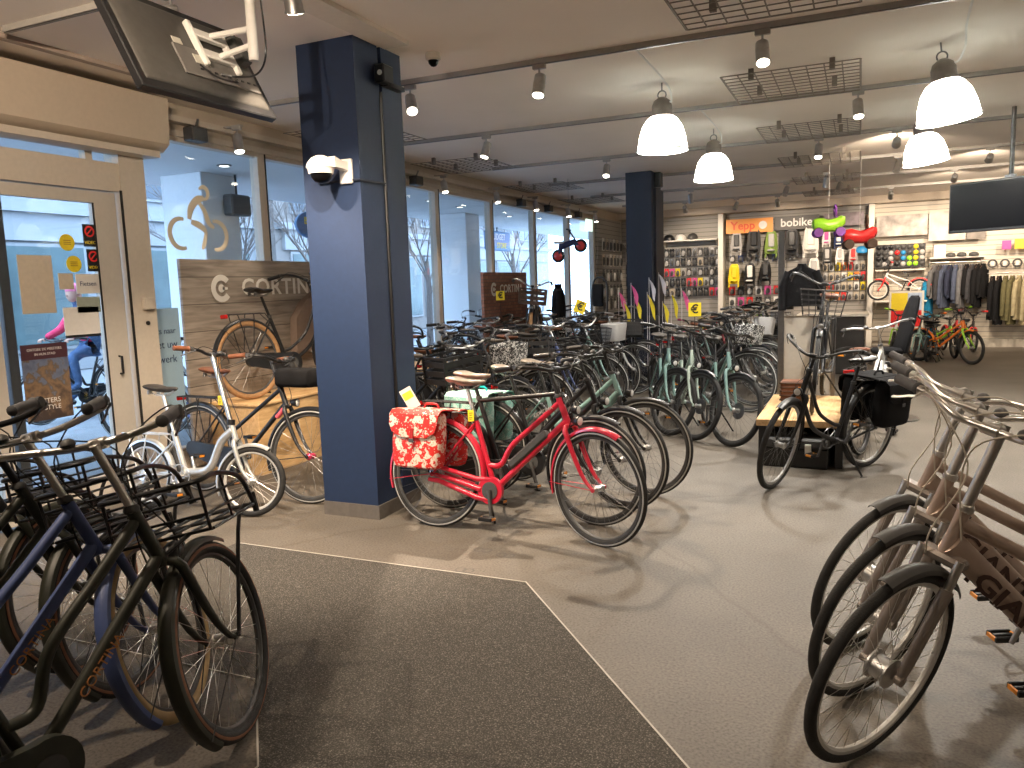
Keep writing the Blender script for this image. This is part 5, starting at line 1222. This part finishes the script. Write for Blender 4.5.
for i, g in enumerate((3, 0, 4, 2, 4, 3, 1, 0, 1, 1)):
    jacket(1.42+i*.098, 1.762, GC[g][1], '%s jacket on the dark jackets rail, %s from left' % (GC[g][0], ORD[i]), .72+.1*(i % 3))
for i, g in enumerate((1, 1, 5, 5, 6, 6, 7, 3, 7, 8, 0, 5, 1)):
    jacket(2.48+i*.115, 1.502, GC[g][1], '%s garment on the lower right rail, %s from left' % (GC[g][0], ORD[i]), .92+.1*(i % 2))
jacket(1.32, 1.55, fab('bright_blue_cloth', (.02, .22, .42)), 'bright blue jacket hanging left of the dark jackets rail', .9)
for i, x in enumerate((1.72, 1.92, 2.14)):
    r = empty('cap', (x, 18.82, 1.89), 0, 'dark flat cap on the shelf above the jackets, %s from left' % ORD[i], 'cap', 'caps on the shelf'); MB().lathe([(.085, 0), (.095, .03), (.08, .07), (.03, .09)], DGREY, 18).build('crown', r); MB().box((0, -.11, .012), (.13, .09, .01), DGREY, None, .004).build('brim', r)
bxw = MB().bx(-.11, .11, -.1, .12, 0, .26, PAPERW, .004).build('white_box'); bxw.location = (1.51, 18.84, 1.89); tag(bxw, 'white carton box on the shelf left of the caps', 'box')
for i in range(4):
    x = 2.50+i*.22; r = empty('hanging_lock', (x, 18.98, 1.72), 0, 'round packaged lock hanging above the lower rail, %s from left' % ORD[i], 'lock', 'packaged locks on hooks')
    MB().ring((0, 0, 0), .075, .016, DGREY, 24, 6, 'y').tube([(0, 0, .07), (0, .145, .075)], .004, CHROME, 5).build('lock_body', r); MB().box((0, -.005, 0), (.07, .02, .09), PAPERW, None, .004).build('card', r)

# counter, podium, display post
r = empty('service_counter', (-.38, 13.9, 0), 0, 'dark brown service counter with light top behind the display podium', 'counter')
MB().bx(-.5, .46, -.3, .5, 0, .93, DARKPAN, .01).build('body', r); MB().bx(-.56, .52, -.34, .55, .93, .97, SHELFW, .006).build('counter_top', r)
r = empty('wooden_podium', (-.33, 7.25, 0), 0, 'low podium with light wooden top behind the lone black bicycle', 'podium')
MB().bx(-.46, .25, -.40, 1.1, .34, .40, PLY, .006).build('podium_top', r); MB().bx(-.44, -.38, -.38, 1.08, 0, .34, BLACK).bx(.17, .23, -.38, 1.08, 0, .34, BLACK).bx(-.38, .17, .9, 1.08, 0, .34, BLACK).build('podium_base', r)
r = empty('tool_box', (-.46, 6.95, 0), rad(-4), 'black plastic case with silver latch pushed under the podium', 'case')
MB().bx(-.26, .26, -.14, .14, 0, .17, BLACK, .012).build('case_body', r); MB().bx(-.27, .27, -.15, .15, .17, .25, DGREY, .015).build('lid', r); MB().bx(.08, .13, -.165, -.14, .12, .21, CHROME, .003).build('latch', r); MB().tube(smooth_pts([(-.08, 0, .25), (-.06, 0, .28), (.06, 0, .28), (.08, 0, .25)], 3), .01, BLACK, 6).build('handle', r)
r = empty('display_stand', (-.35, 8.42, 0), 0, 'tall display stand with bare metal post and grey back panel on the podium', 'display stand')
MB().bx(-.41, -.35, -.03, .03, 0, 2.05, STEEL_D, .004).build('post', r); MB().bx(-.35, .10, .0, .03, .40, 1.2, mat('stand_panel', (.42, .38, .32), .6, vary=.05)).build('back_panel', r); MB().bx(.10, .14, -.02, .03, 0, 1.2, STEEL_D).build('post', r)
r = empty('hanging_coat', (-.53, 8.36, 1.30), 0, 'black coat hung on the display stand above the podium', 'coat')
rg = []
for zz, ww, dd in ((0, .17, .05), (.12, .175, .05), (.26, .16, .05), (.35, .13, .045), (.39, .05, .04), (.42, .04, .03)):
    rg.append([V((ww*math.cos(t)+.0, dd*math.sin(t)-.02, zz)) for t in [2*PI*q/20 for q in range(20)]])
MB().loft(rg, BLKCAN).build('coat_body', r)
for sx in (-1, 1): MB().tube([(sx*.12, -.02, .34), (sx*.18, -.03, .18), (sx*.18, -.05, -.04)], [.045, .045, .035], BLKCAN, 10).build('sleeve', r)
r = empty('wicker_box', (-.58, 7.95, .40), 0, 'small woven brown box at the foot of the display stand', 'box')
b = MB(); b.bx(-.10, .10, -.09, .09, 0, .20, BROWN, .01)
for k in range(5): b.tube([(-.105, -.095, .02+.04*k), (.105, -.095, .02+.04*k), (.105, .095, .02+.04*k), (-.105, .095, .02+.04*k)], .008, DBROWN, 6, closed=True)
b.build('body', r)
# upright bicycle on the podium, front to the camera
r, I = place_bike('basketbike', dict(frame='oma', wb=1.13, front='basket', hb=1.12, bar='oma', case='full', sh=1.0), (-.36, 7.25), 268, 3, 4, dict(frame=BLACK, crate=BLACK, lampglass=CHROME, bar=DGREY, saddle=BROWN), 'black bicycle with wire front basket standing on the wooden podium facing out', z=.402)
# brown saddle bicycle + black child seat to the right of the podium
r, I = place_bike('citylow', dict(cb_, sh=.92, tag=False), (.33, 8.60), 75, 4, 15, dict(frame=SILVER, saddle=BROWN, bar=ALU, stem=ALU, fender=SILVER, hub=ALU), 'silver bicycle with brown saddle behind the black panniers bicycle')
r = empty('rear_child_seat', (.42, 9.45, .0), rad(20), 'tall black padded child seat leaning behind the brown saddle', 'child seat')
b = MB(); rg = []
for zz, ww, dd, xo in ((.74, .14, .05, 0), (.80, .16, .06, 0), (1.0, .16, .05, .05), (1.2, .15, .045, .10), (1.32, .11, .04, .13), (1.35, .06, .03, .135)):
    rg.append([V((dd*math.cos(t)+xo, ww*math.sin(t), zz)) for t in [2*PI*q/18 for q in range(18)]])
b.loft(rg, BLKCAN); b.build('backrest', r); MB().box((-.14, 0, .76), (.28, .26, .07), BLKCAN, None, .025).build('seat', r); MB().tube([(0, 0, .0), (0, 0, .74)], .03, STEEL_D, 10).lathe([(.2, 0), (.2, .015)], STEEL_D, 24).build('stand', r)

# poster stand and children's bicycles
r = empty('poster_stand', (.84, 17.2, 0), rad(5), 'upright poster stand printed yellow, pale blue and red beside the kids bicycles', 'poster stand')
MB().bx(-.31, .31, -.01, .02, .50, 1.24, SHELFW, .004).build('frame', r); MB().bx(-.27, .02, -.014, -.009, .86, 1.2, YELLOW).bx(.02, .27, -.014, -.009, .86, 1.2, mat('pale_blue_print', (.45, .55, .72), .5, vary=.1)).bx(-.27, .27, -.014, -.009, .54, .86, REDP).build('poster', r)
MB().bx(-.02, .02, -.0, .03, 0, .52, STEEL_D).bx(-.25, .25, -.15, .17, 0, .02, STEEL_D).build('foot', r)
kd = dict(frame='kid', R=.22, wb=.78, ha=69, rake=.03, tw=.024, hl=.10, hb=.72, sh=.60, ext=.03, bar='kid', case='none', fenders='short', rack=False, stripe=0, light=False, stl=.20, ft=1.1)
kx = dict(kd, R=.29, wb=.96, hb=.88, sh=.72, ft=1.7, hl=.12)
kl = dict(kd, R=.25, wb=.86, hb=.80, sh=.66)
for (p, h, c, fk, lb, kk) in [((1.75, 15.25), 322, ORANGE, LIME, 'orange and green children bicycle parked nearest the aisle', 'k3'), ((1.60, 16.35), 300, LIME, BLACK, 'lime green children bicycle behind the orange one', 'k1'), ((1.12, 15.7), 262, BLUEP, WHITE, 'blue children bicycle left of the orange one', 'k1'),
                              ((1.72, 17.2), 280, REDP, BLACK, 'red children bicycle below the dark jackets', 'k2'), ((1.35, 17.3), 285, NAVY, ORANGE, 'navy children bicycle below the bright blue jacket', 'k1'), ((.86, 15.1), 250, TEALP, TEALP, 'teal children bicycle nearest the service counter', 'k2'), ((2.05, 17.6), 280, BLACK, REDP, 'black and red children bicycle closest to the plinth', 'k1'), ((.55, 16.4), 250, WHITE, LIME, 'white and lime children bicycle before the poster stand', 'k2')]:
    place_bike(kk, {'k1': kd, 'k2': kl, 'k3': kx}[kk], p, h, 4, random.uniform(-20, 20), dict(frame=c, fork=fk, fender=c, spoke=STEEL_D, rim=DGREY, saddle=BLACK, grip=fk), lb, 'children bicycles')
for (p, h, c, fk, lb) in [((-2.2, 12.8), 300, PINK, WHITE, 'pink children bicycle right of the slim rear pillar'), ((-2.6, 13.4), 300, PURPLE, PINK, 'purple children bicycle behind the pink one by the rear pillar'), ((-1.9, 13.6), 290, REDP, WHITE, 'red children bicycle right of the purple one'), ((-2.4, 14.5), 300, BLUEP, YELLOW, 'blue children bicycle furthest back by the rear pillar'), ((-3.5, 13.0), 300, PINK, PURPLE, 'pink and purple children bicycle left of the slim rear pillar'),
                          ((-1.6, 15.6), 280, REDP, LIME, 'red and lime children bicycle before the child seat wall'), ((-2.1, 16.2), 285, ORANGE, BLACK, 'orange children bicycle before the child seat wall')]:
    place_bike('k2', kl, p, h, 4, random.uniform(-20, 20), dict(frame=c, fork=fk, fender=c, saddle=fk, grip=fk), lb, 'children bicycles')
# raised wall bicycle near poster
place_bike('k1', kd, (.36, 18.55), 178, 0, 0, dict(frame=WHITE, fork=REDP, fender=REDP, rim=WHITE, grip=REDP), 'small white bicycle displayed on the wall shelf above the poster stand', z=1.02)
shelf(.30, 1.28, .985, 'white shelf carrying the small white bicycle', 18.35)

# ------------------------------------------------------------------ televisions
def tv_common(r, w_, h_):
    MB().bx(-w_/2, w_/2, -.018, .018, -h_/2, h_/2, BLACK, .008).build('bezel', r)
    MB().bx(-w_/2+.02, w_/2-.02, -.0205, -.0175, -h_/2+.03, h_/2-.02, TVB).build('screen', r)
r = empty('television', (1.36, 9.62, 2.27), rad(-38), 'black flat television hanging from the ceiling at the right edge', 'television')
tv_common(r, 1.2, .53); MB().bx(-.3, .3, .018, .05, -.2, .2, TVBACK, .01).build('back_cover', r)
MB().bx(-.05, .05, .05, .09, -.1, .3, STEEL_D).tube([(0, .08, .2), (0, .08, CEIL-2.27)], .022, STEEL_D, 10).build('ceiling_pole', r)
# near television seen from behind
TL, TR, BR, BL = V((-3.26, 2.68, 3.05)), V((-3.31, 3.63, 3.07)), V((-3.06, 3.66, 2.57)), V((-3.01, 2.71, 2.55))
cen = (TL+TR+BR+BL)/4; ex = ((TR-TL)+(BR-BL)).normalized(); ez = ((TL-BL)+(TR-BR)).normalized(); ey = ez.cross(ex); ez = ex.cross(ey)
r = empty('television', cen, 0, 'television seen from behind, hanging on a white ceiling arm above the entrance', 'television'); r.rotation_euler = basis(ex, ey, ez).to_euler()
# local: x along width, z up the panel, -y is the visible back (towards the shop)
MB().box((0, .0, 0), (.96, .045, .56), BLACK, None, .006).build('bezel', r)
MB().box((0, .024, 0), (.92, .003, .51), TVB).build('screen', r)
b = MB(); b.loft([[V((sx*.44*e, -.0225-d, sz*.235*e)) for sx, sz in ((-1,-1),(1,-1),(1,1),(-1,1))] for d, e in ((0, 1.0), (.012, .97), (.028, .85))], TVBACK); b.build('back_cover', r)
b = MB(); b.box((.10, -.056, -.08), (.56, .012, .17), mat('tv_back_panel', (.16, .15, .14), .5, vary=.08), None, .004); 
for k in range(9): b.box((-.05+.05*k, -.064, -.12), (.02, .006, .008), BLACK)
b.build('connector_panel', r)
for x, z, w_, h_ in ((-.02, -.06, .10, .05), (-.14, .02, .06, .035)): MB().box((x, -.064, z), (w_, .003, h_), STICKER).build('label_sticker', r)
b = MB(); b.box((.12, -.075, .10), (.26, .03, .05), WHITE, None, .006); b.box((.12, -.075, -.02), (.26, .03, .05), WHITE, None, .006)
for sx in (0, .24): b.box((sx, -.07, .04), (.03, .035, .26), WHITE, None, .006)
b.build('wall_mount_plate', r)
b = MB(); b.box((.28, -.11, .04), (.08, .06, .16), DGREY, None, .01); b.build('tilt_joint', r)
Mi = basis(ex, ey, ez, cen).inverted(); pt = Mi @ V((-2.90, 3.34, CEIL-.0)); pb = Mi @ V((-2.90, 3.34, 2.80)); pa = Mi @ V((-2.90, 3.34, 2.88)); pa2 = Mi @ V((-2.90, 3.34, 2.96))
b = MB(); b.tube([pt, pb], .026, WHITE, 14); b.tube([pa, V((.12, -.09, -.02))], .016, WHITE, 8); b.tube([pa2, V((.12, -.09, .10))], .016, WHITE, 8); b.build('ceiling_arm', r)
b = MB(); b.tube(smooth_pts([pt+V((.03, -.03, 0)), (pt*.5+pb*.5)+V((.05, -.04, 0)), pb+V((.03, -.06, 0)), V((.25, -.16, -.14)), V((.12, -.12, -.16)), V((.08, -.07, -.12))], 5), .005, BLACK, 6)
b.tube(smooth_pts([V((.18, -.07, -.13)), V((.1, -.12, -.20)), V((-.02, -.10, -.18)), V((-.06, -.07, -.10))], 5), .005, BLACK, 6); b.build('cable', r)

# ------------------------------------------------------------------ door and window graphics
GX = XW+.0
def card(y, z, w_, h_, m_, lb, name='paper_notice', cat='notice', x=XW-.003, t=.004):
    r = empty(name, (x, y, z), 0, lb, cat); MB().bx(0, t, -w_/2, w_/2, -h_/2, h_/2, m_).build('sheet', r); return r
TM = lambda y, z, x=.0055: basis((0, 1, 0), (0, 0, 1), (1, 0, 0), (x, y, z))
POSTM, n, L, b_ = mat_nodes('city_photo_print')
tc = n.new('ShaderNodeTexCoord'); no = n.new('ShaderNodeTexNoise'); no.inputs['Scale'].default_value = 14; no.inputs['Detail'].default_value = 6; L.new(tc.outputs['Object'], no.inputs['Vector'])
sx_ = n.new('ShaderNodeSeparateXYZ'); L.new(tc.outputs['Object'], sx_.inputs[0]); ad = n.new('ShaderNodeMath'); ad.operation = 'MULTIPLY_ADD'; ad.inputs[1].default_value = .9; L.new(no.outputs['Fac'], ad.inputs[0]); L.new(sx_.outputs[2], ad.inputs[2])
rr_ = ramp(n, [(.2, (.05, .035, .03)), (.40, (.22, .14, .08)), (.50, (.12, .09, .07)), (.56, (.13, .16, .24)), (.8, (.06, .08, .14))]); L.new(ad.outputs[0], rr_.inputs['Fac']); L.new(rr_.outputs['Color'], b_.inputs['Base Color'])
r = card(3.82, 1.01, .36, .56, POSTM, 'dark poster with a city skyline photo taped to the glass door', 'poster', 'poster')
MB().bx(.004, .0055, -.18, .18, .17, .28, mat('maroon_print', (.06, .02, .03), .6, vary=.1)).build('title_band', r)
text('lettering', 'MASTERS', .052, PAPERW, r, TM(-.02, -.14, .006), .0004); text('lettering', 'OF STYLE', .05, PAPERW, r, TM(-.02, -.19, .006), .0004)
text('lettering', 'ONTDEK DE MEESTERS', .026, PAPERW, r, TM(0, .24, .006), .0004); text('lettering', 'IN HUN STAD', .026, PAPERW, r, TM(0, .205, .006), .0004)
card(3.82, 1.72, .26, .42, PAPER, 'large beige blank sheet on the left of the glass door')
card(4.15, 1.44, .30, .21, PAPERW, 'white notice with dark lower edge in the middle of the glass door'); tag(MB().bx(XW+.001, XW+.003, 4.0, 4.3, 1.315, 1.335, INK).build('notice_strip'), 'thin dark strip under the white notice on the glass door', 'strip')
r = card(4.23, 1.72, .20, .15, PAPERW, 'small white notice with a dark logo near the door edge'); text('lettering', 'Fietsen', .05, NAVY, r, TM(0, 0, .006), .0004)
card(4.05, 1.74, .12, .12, PAPER, 'small beige square sheet in the middle of the glass door'); card(4.22, 1.56, .20, .12, mat('sage_paper', (.32, .36, .30), .8, vary=.05), 'small grey green sheet under the logo notice')
for i, (y, z) in enumerate(((4.09, 2.03), (4.13, 1.87))):
    r = empty('round_sticker', (XW-.003, y, z), 0, 'round yellow sticker on the glass door, %s one' % ('upper', 'lower')[i], 'sticker', 'round yellow stickers'); MB().lathe([(.062, 0), (.062, .004)], YELLOW, 24, (0, 0, 0), 'x').build('disc', r)
    for k in range(3): MB().bx(.004, .005, -.03, .03, .012-.014*k, .018-.014*k, mat('sticker_print', (.35, .2, .02), .5, vary=.05)).build('printed_line', r)
for i, (y, z) in enumerate(((4.285, 2.09), (4.30, 1.90))):
    r = empty('square_sticker', (XW-.003, y, z), 0, 'black and yellow warning sticker with a red circle on the door, %s one' % ('upper', 'lower')[i], 'sticker', 'square warning stickers'); MB().bx(0, .004, -.055, .055, -.085, .085, INK).build('sheet', r)
    MB().ring((.006, 0, .03), .036, .007, REDP, 24, 6, 'x', .3).box((.006, 0, .03), (.002, .06, .01), REDP, MX.Rotation(rad(45), 3, 'X')).build('red_circle', r); text('lettering', 'VIDEO', .034, YELLOW, r, TM(0, -.055, .006), .0004)
# cyclist pictogram on the first window
r = empty('cyclist_decal', (XW-.036, 5.42, 2.28), 0, 'cream line drawing of a racing cyclist stuck on the first window', 'decal')
CRM = mat('cream_vinyl', (.75, .66, .50), .6, vary=.02)
b = MB()
def strip2(pts, wd):
    P_ = smooth_pts([V((0, a, c)) for a, c in pts], 4); b.tube(P_, [wd*(.55+.45*math.sin(PI*(i+.6)/(len(P_)+.2))) for i in range(len(P_))], CRM, 8, flat=.08, up=(1, 0, 0))
def arc(cy, cz, R_, a0, a1, wd):
    pts = [(cy+R_*math.cos(rad(a0+(a1-a0)*i/14)), cz+R_*math.sin(rad(a0+(a1-a0)*i/14))) for i in range(15)]; strip2(pts, wd)
arc(-.19, -.13, .13, 75, 290, .026); arc(.22, -.13, .13, 105, -105, .026); arc(.10, .245, .055, 150, -100, .020)
strip2([(.10, .20), (.02, .18), (-.06, .10), (-.09, .0)], .036); strip2([(.03, .17), (.10, .08), (.14, -.02), (.20, -.06)], .026); strip2([(-.07, -.02), (.03, -.05), (.10, -.10)], .032); strip2([(.10, -.10), (.07, -.20), (.04, -.26)], .024)
b.build('cyclist_outline', r)
r = empty('window_banner', (XW-.155, 4.98, 1.05), rad(0), 'pale blue banner with dark words seen outside beside the door post', 'banner')
MB().bx(-.012, .012, -.115, .115, -1.07, -.55, STEEL_D).build('banner_leg', r)
MB().bx(-.01, .01, -.13, .24, -.55, .45, mat('pale_banner', (.55, .66, .72), .7, vary=.03)).build('sheet', r)
text('lettering', 'met uw', .095, NAVY, r, TM(.05, .13, .012), .0005); text('lettering', 'fiets naar', .075, NAVY, r, TM(.05, .25, .012), .0005); text('lettering', 'werk', .095, NAVY, r, TM(.08, .0, .012), .0005)

# ------------------------------------------------------------------ outside: arcade and street
PAVE = mat('pavement', (.20, .21, .22), .8, vary=.12, vscale=3)
struct(MB().bx(-40, XW-.13, -12, 40, -.14, -.02, PAVE).build('ground'))
SOF = mat('arcade_soffit_paint', (.72, .74, .76), .9, vary=.03)
struct(MB().bx(-8.75, XW-.13, -8, 30, 3.10, 3.5, SOF).build('arcade_soffit'))
ARC = mat('arcade_column_paint', (.80, .82, .84), .8, vary=.03)
for i, (x, y) in enumerate(((-7.705, 7.70), (-7.705, 14.75), (-7.705, .7))):
    r = empty('arcade_column', (x, y, 0), 0, 'white square arcade column outside, seen through the %s' % ['first window', 'far windows', 'glass door side'][i], 'column', 'arcade columns outside')
    MB().bx(-.335, .335, -.31, .31, 0, 3.1, ARC, .01).build('shaft', r); MB().bx(-.35, .35, -.325, .325, 0, .2, mat('column_foot_grey', (.25, .26, .27), .8, vary=.05)).build('footing', r)
r = empty('outdoor_speaker', (-7.25, 7.85, 2.72), 0, 'dark outdoor loudspeaker under the arcade near the white column', 'loudspeaker'); MB().box((0, 0, 0), (.16, .34, .26), DGREY, None, .02).build('housing', r); MB().tube([(0, 0, .1), (0, 0, .38)], .015, BLACK, 6).build('bracket', r)
for i, (x, y) in enumerate(((-6.6, 5.3), (-6.8, 7.2), (-7.2, 9.6), (-6.8, 12.0), (-6.9, 13.3), (-7.0, 15.8))):
    r = empty('soffit_downlight', (x, y, 3.10), 0, 'small round downlight in the arcade soffit outside, %s from the door' % ORD[i], 'downlight', 'arcade soffit downlights'); MB().lathe([(.07, -.012), (.085, -.008), (.085, 0)], STEEL_D, 20).build('trim_ring', r); MB().lathe([(.055, -.014), (.05, -.015)], mat('downlight_glow', (1, 1, 1), .5, emit=(1, .95, .85), estr=4), 20).build('lamp', r)
# buildings across the street
BRK = mat('beige_brick_facade', (.19, .155, .13), .85, vary=.12, vscale=6); PANW = mat('white_facade_panel', (.22, .23, .24), .7, vary=.04); WING = mat('dark_window_glass', (.04, .06, .085), .1, vary=.3, vscale=.6); TEALFA = mat('teal_shop_front', (.05, .085, .09), .3, vary=.3, vscale=1.2)
def building(x, y0, y1, h_, wall, lb, floors=1, shop=True, bay=2.6):
    r = empty('street_building', (x, (y0+y1)/2, 0), 0, lb, 'building'); hw = (y1-y0)/2
    MB().bx(-6, 0, -hw, hw, 0, h_, wall).build('wall', r)
    if shop:
        MB().bx(0, .12, -hw+.3, hw-.3, 2.9, 3.5, PANW).build('fascia', r)
        k = 0; y = -hw+.6
        while y+2.4 < hw: f = MB().bx(.0, .06, y, y+2.4, .5, 2.85, PANW).build('shop_window', r); MB().bx(.06, .08, y+.08, y+2.32, .58, 2.78, TEALFA).build('pane', f); y += 2.7
    for fl in range(floors):
        z = 4.0+fl*2.9; y = -hw+.7
        while y+bay-.5 < hw:
            f = MB().bx(0, .08, y, y+bay-.5, z, z+1.7, PANW).build('window', r); b = MB()
            for q in range(2): b.bx(.08, .10, y+.08+q*(bay-.5)/2, y+(q+1)*(bay-.5)/2-.06, z+.08, z+1.62, WING)
            b.build('pane', f); y += bay
        MB().bx(0, .25, -hw, hw, z-.5, z-.3, PANW).build('string_course', r)
    return r
building(-15.5, 1, 9.6, 7.2, BRK, 'beige brick building across the street opposite the glass door')
building(-16.5, 9.8, 18.5, 7.6, PANW, 'pale panelled building across the street seen left of the big pillar', 1)
building(-16.0, 18.8, 30, 7.2, mat('grey_brown_facade', (.17, .155, .145), .85, vary=.1), 'grey brown building across the street seen in the middle windows', 1)
building(-17.0, 30.5, 44, 7.6, PANW, 'pale building far along the street beyond the last windows', 1)
BARK = mat('bark', (.12, .10, .09), .9, vary=.2)
def tree(x, y, h_, lb):
    r = empty('bare_tree', (x, y, 0), 0, lb, 'tree'); b = MB(); rnd = random.Random(int(x*31+y*7))
    b.tube([(0, 0, 0), (.03, .02, h_*.3), (0, 0, h_*.45)], [.10, .08, .06], BARK, 8); b.build('trunk', r); b = MB()
    def br(p, d, L_, w_, dep):
        q = p+d*L_*.5+V((rnd.uniform(-.05, .05), rnd.uniform(-.05, .05), .05)); e = q+d*L_*.5; b.tube([p, q, e], [w_, w_*.8, w_*.55], BARK, 5)
        if dep: 
            for k in range(4): 
                d2 = (d+V((rnd.uniform(-.7, .7), rnd.uniform(-.7, .7), rnd.uniform(-.1, .6)))).normalized(); br(p+(e-p)*rnd.uniform(.4, 1), d2, L_*.68, w_*.55, dep-1)
    for k in range(8):
        t = 2*PI*k/8; br(V((0, 0, h_*(.25+.025*k))), V((math.cos(t)*.6, math.sin(t)*.6, .9)).normalized(), h_*.26, .022, 3)
    b.build('branches', r)
tree(-11.0, 14.3, 5.0, 'bare leafless tree in the street left of the big pillar'); tree(-10.9, 18.9, 5.2, 'bare leafless tree seen just right of the big pillar'); tree(-10.8, 11.2, 4.6, 'bare leafless tree beside the arcade column outside'); tree(-11, 25, 6, 'bare leafless tree beyond the far arcade column')
r = empty('oval_sign', (-8.5, 11.0, 2.72), 0, 'blue oval shop sign with yellow letters hanging outside left of the big pillar', 'sign')
def oval(r, w_, h_):
    b = MB(); b.loft([[V((d, w_*e*math.cos(t), h_*e*math.sin(t))) for t in [2*PI*k/28 for k in range(28)]] for d, e in ((-.03, .96), (-.02, 1), (.02, 1), (.03, .96))], mat('sign_blue', (.03, .14, .32), .4, vary=.05)); b.build('board', r)
oval(r, .50, .24); text('lettering', 'BUDGET', .16, YELLOW, r, TM(0, .06, .033), .001, bold=.004); text('lettering', 'STORE', .14, PAPERW, r, TM(.05, -.09, .033), .001, bold=.003); MB().tube([(0, 0, .22), (0, 0, .39)], .02, BLACK, 6).build('bracket', r)
r = empty('hanging_sign', (-8.6, 18.6, 2.75), 0, 'blue shop sign with white letters hanging outside right of the far column', 'sign')
MB().box((0, 0, 0), (.06, 1.5, .5), MATS['sign_blue'], None, .03).build('board', r); text('lettering', 'BUDGET', .22, PAPERW, r, TM(0, .10, .033), .001, bold=.003); text('lettering', 'STORE', .2, YELLOW, r, TM(.2, -.12, .033), .001, bold=.003); MB().tube([(0, 0, .24), (0, 0, .36)], .02, BLACK, 6).build('bracket', r)
# street furniture: red railing, parked bicycles, passer-by on a bicycle
r = empty('red_awning_rail', (-9.4, 9.6, 0), 0, 'red horizontal rail outside behind the parked bicycles', 'rail')
MB().bx(-.03, .03, -1.6, 1.4, 1.02, 1.12, REDP).bx(-.03, .03, -1.6, -1.5, 0, 1.05, STEEL_D).bx(-.03, .03, 1.3, 1.4, 0, 1.05, STEEL_D).build('rail', r)
for i, (x, y) in enumerate(((-7.2, 6.0), (-7.3, 6.45), (-7.4, 6.9), (-7.0, 12.8), (-7.0, 13.5))):
    place_bike('oma', specs['oma'], (x, y), 200+i*3, 4, 10, dict(frame=[DBLUE, SILVER, BLACK, DBLUE, SILVER][i], bar=ALU), '%s bicycle parked outside under the arcade, %s from the door' % (['blue', 'silver', 'black', 'blue', 'silver'][i], ORD[i]), 'bicycles parked outside', detail=False)
r, I = place_bike('lady', specs['lady'], (-9.8, 6.75), 270, 0, 0, dict(frame=BLACK), 'dark bicycle ridden past outside the glass door', z=-.02)
S_ = I['M']
pr_ = empty('person', S_ @ V((.30, 0, 0)), rad(270), 'person in a pink jacket and blue jeans riding a bicycle past outside', 'person')
def skin(nm, chains, m_, parent, sub=1):
    me = bpy.data.meshes.new(nm); vs = []; es = []; rs = []; idx = {}
    for ch in chains:
        prev = None
        for (p, r_) in ch:
            k = tuple(round(c, 4) for c in p)
            if k not in idx: idx[k] = len(vs); vs.append(p); rs.append(r_)
            if prev is not None: es.append((prev, idx[k]))
            prev = idx[k]
    me.from_pydata(vs, es, []); o = bpy.data.objects.new(nm, me); COL.objects.link(o); o.parent = parent
    md = o.modifiers.new('skin', 'SKIN'); md.use_smooth_shade = True
    for i, sv in enumerate(me.skin_vertices[0].data): sv.radius = (rs[i], rs[i]); sv.use_root = (i == 0)
    s2_ = o.modifiers.new('sub', 'SUBSURF'); s2_.levels = sub; s2_.render_levels = sub
    me.materials.append(m_); return o
SK = mat('skin', (.45, .26, .19), .6, vary=.05); PJ = fab('pink_jacket_cloth', (.62, .05, .12)); JN = fab('denim', (.07, .12, .22)); HR = mat('pink_knit_hat', (.5, .12, .2), .9, vary=.1)
hip = (0, 0, .98)
skin('body', [[(hip, .13), ((.05, 0, 1.20), .13), ((.12, 0, 1.42), .15), ((.16, 0, 1.52), .06), ((.19, 0, 1.60), .06), ((.21, 0, 1.70), .10), ((.20, 0, 1.78), .08)],
              [(hip, .13), ((.05, .10, .94), .09), ((.42, .12, .88), .07), ((.36, .12, .48), .05), ((.48, .13, .42), .04)], [(hip, .13), ((.05, -.10, .94), .09), ((.36, -.12, .74), .07), ((.22, -.12, .34), .05), ((.34, -.13, .26), .04)]], JN, pr_, 2)
skin('jacket', [[((.01, 0, 1.02), .17), ((.05, 0, 1.22), .165), ((.12, 0, 1.42), .17), ((.16, 0, 1.50), .08)], [((.12, 0, 1.42), .17), ((.13, .19, 1.44), .075), ((.27, .25, 1.22), .06), ((.50, .26, 1.12), .045)], [((.12, 0, 1.42), .17), ((.13, -.19, 1.44), .075), ((.27, -.25, 1.22), .06), ((.50, -.26, 1.12), .045)]], PJ, pr_, 2)
b = MB(); b.loft([[V((.215+.105*e*math.cos(t), .088*e*math.sin(t), z)) for t in [2*PI*k/18 for k in range(18)]] for z, e in ((1.59, .35), (1.61, .7), (1.65, .92), (1.71, 1), (1.76, .95))], SK); b.loft([[V((.20+.118*e*math.cos(t), .10*e*math.sin(t), z)) for t in [2*PI*k/18 for k in range(18)]] for z, e in ((1.735, 1.02), (1.77, 1.03), (1.81, .85), (1.84, .45), (1.85, .1))], HR)
b.lathe([(.016, 0), (.01, .02), (.002, .03)], SK, 8, (.31, 0, 1.68), 'x'); b.build('head', pr_)
for sg in (-1, 1):
    b = MB()
    b.box((.53, sg*.265, 1.10), (.08, .07, .03), SK, None, .012)
    for k in range(4): b.tube([(.565, sg*(.24+.017*k), 1.105), (.59, sg*(.24+.017*k), 1.09), (.585, sg*(.24+.017*k), 1.065)], .009, SK, 6)
    b.tube([(.53, sg*.228, 1.10), (.555, sg*.215, 1.08)], .010, SK, 6); b.build('hand', pr_)
    b = MB(); b.box((.50 if sg > 0 else .37, sg*.13, .385 if sg > 0 else .215), (.24, .085, .07), BLACK, None, .025); b.build('shoe', pr_)
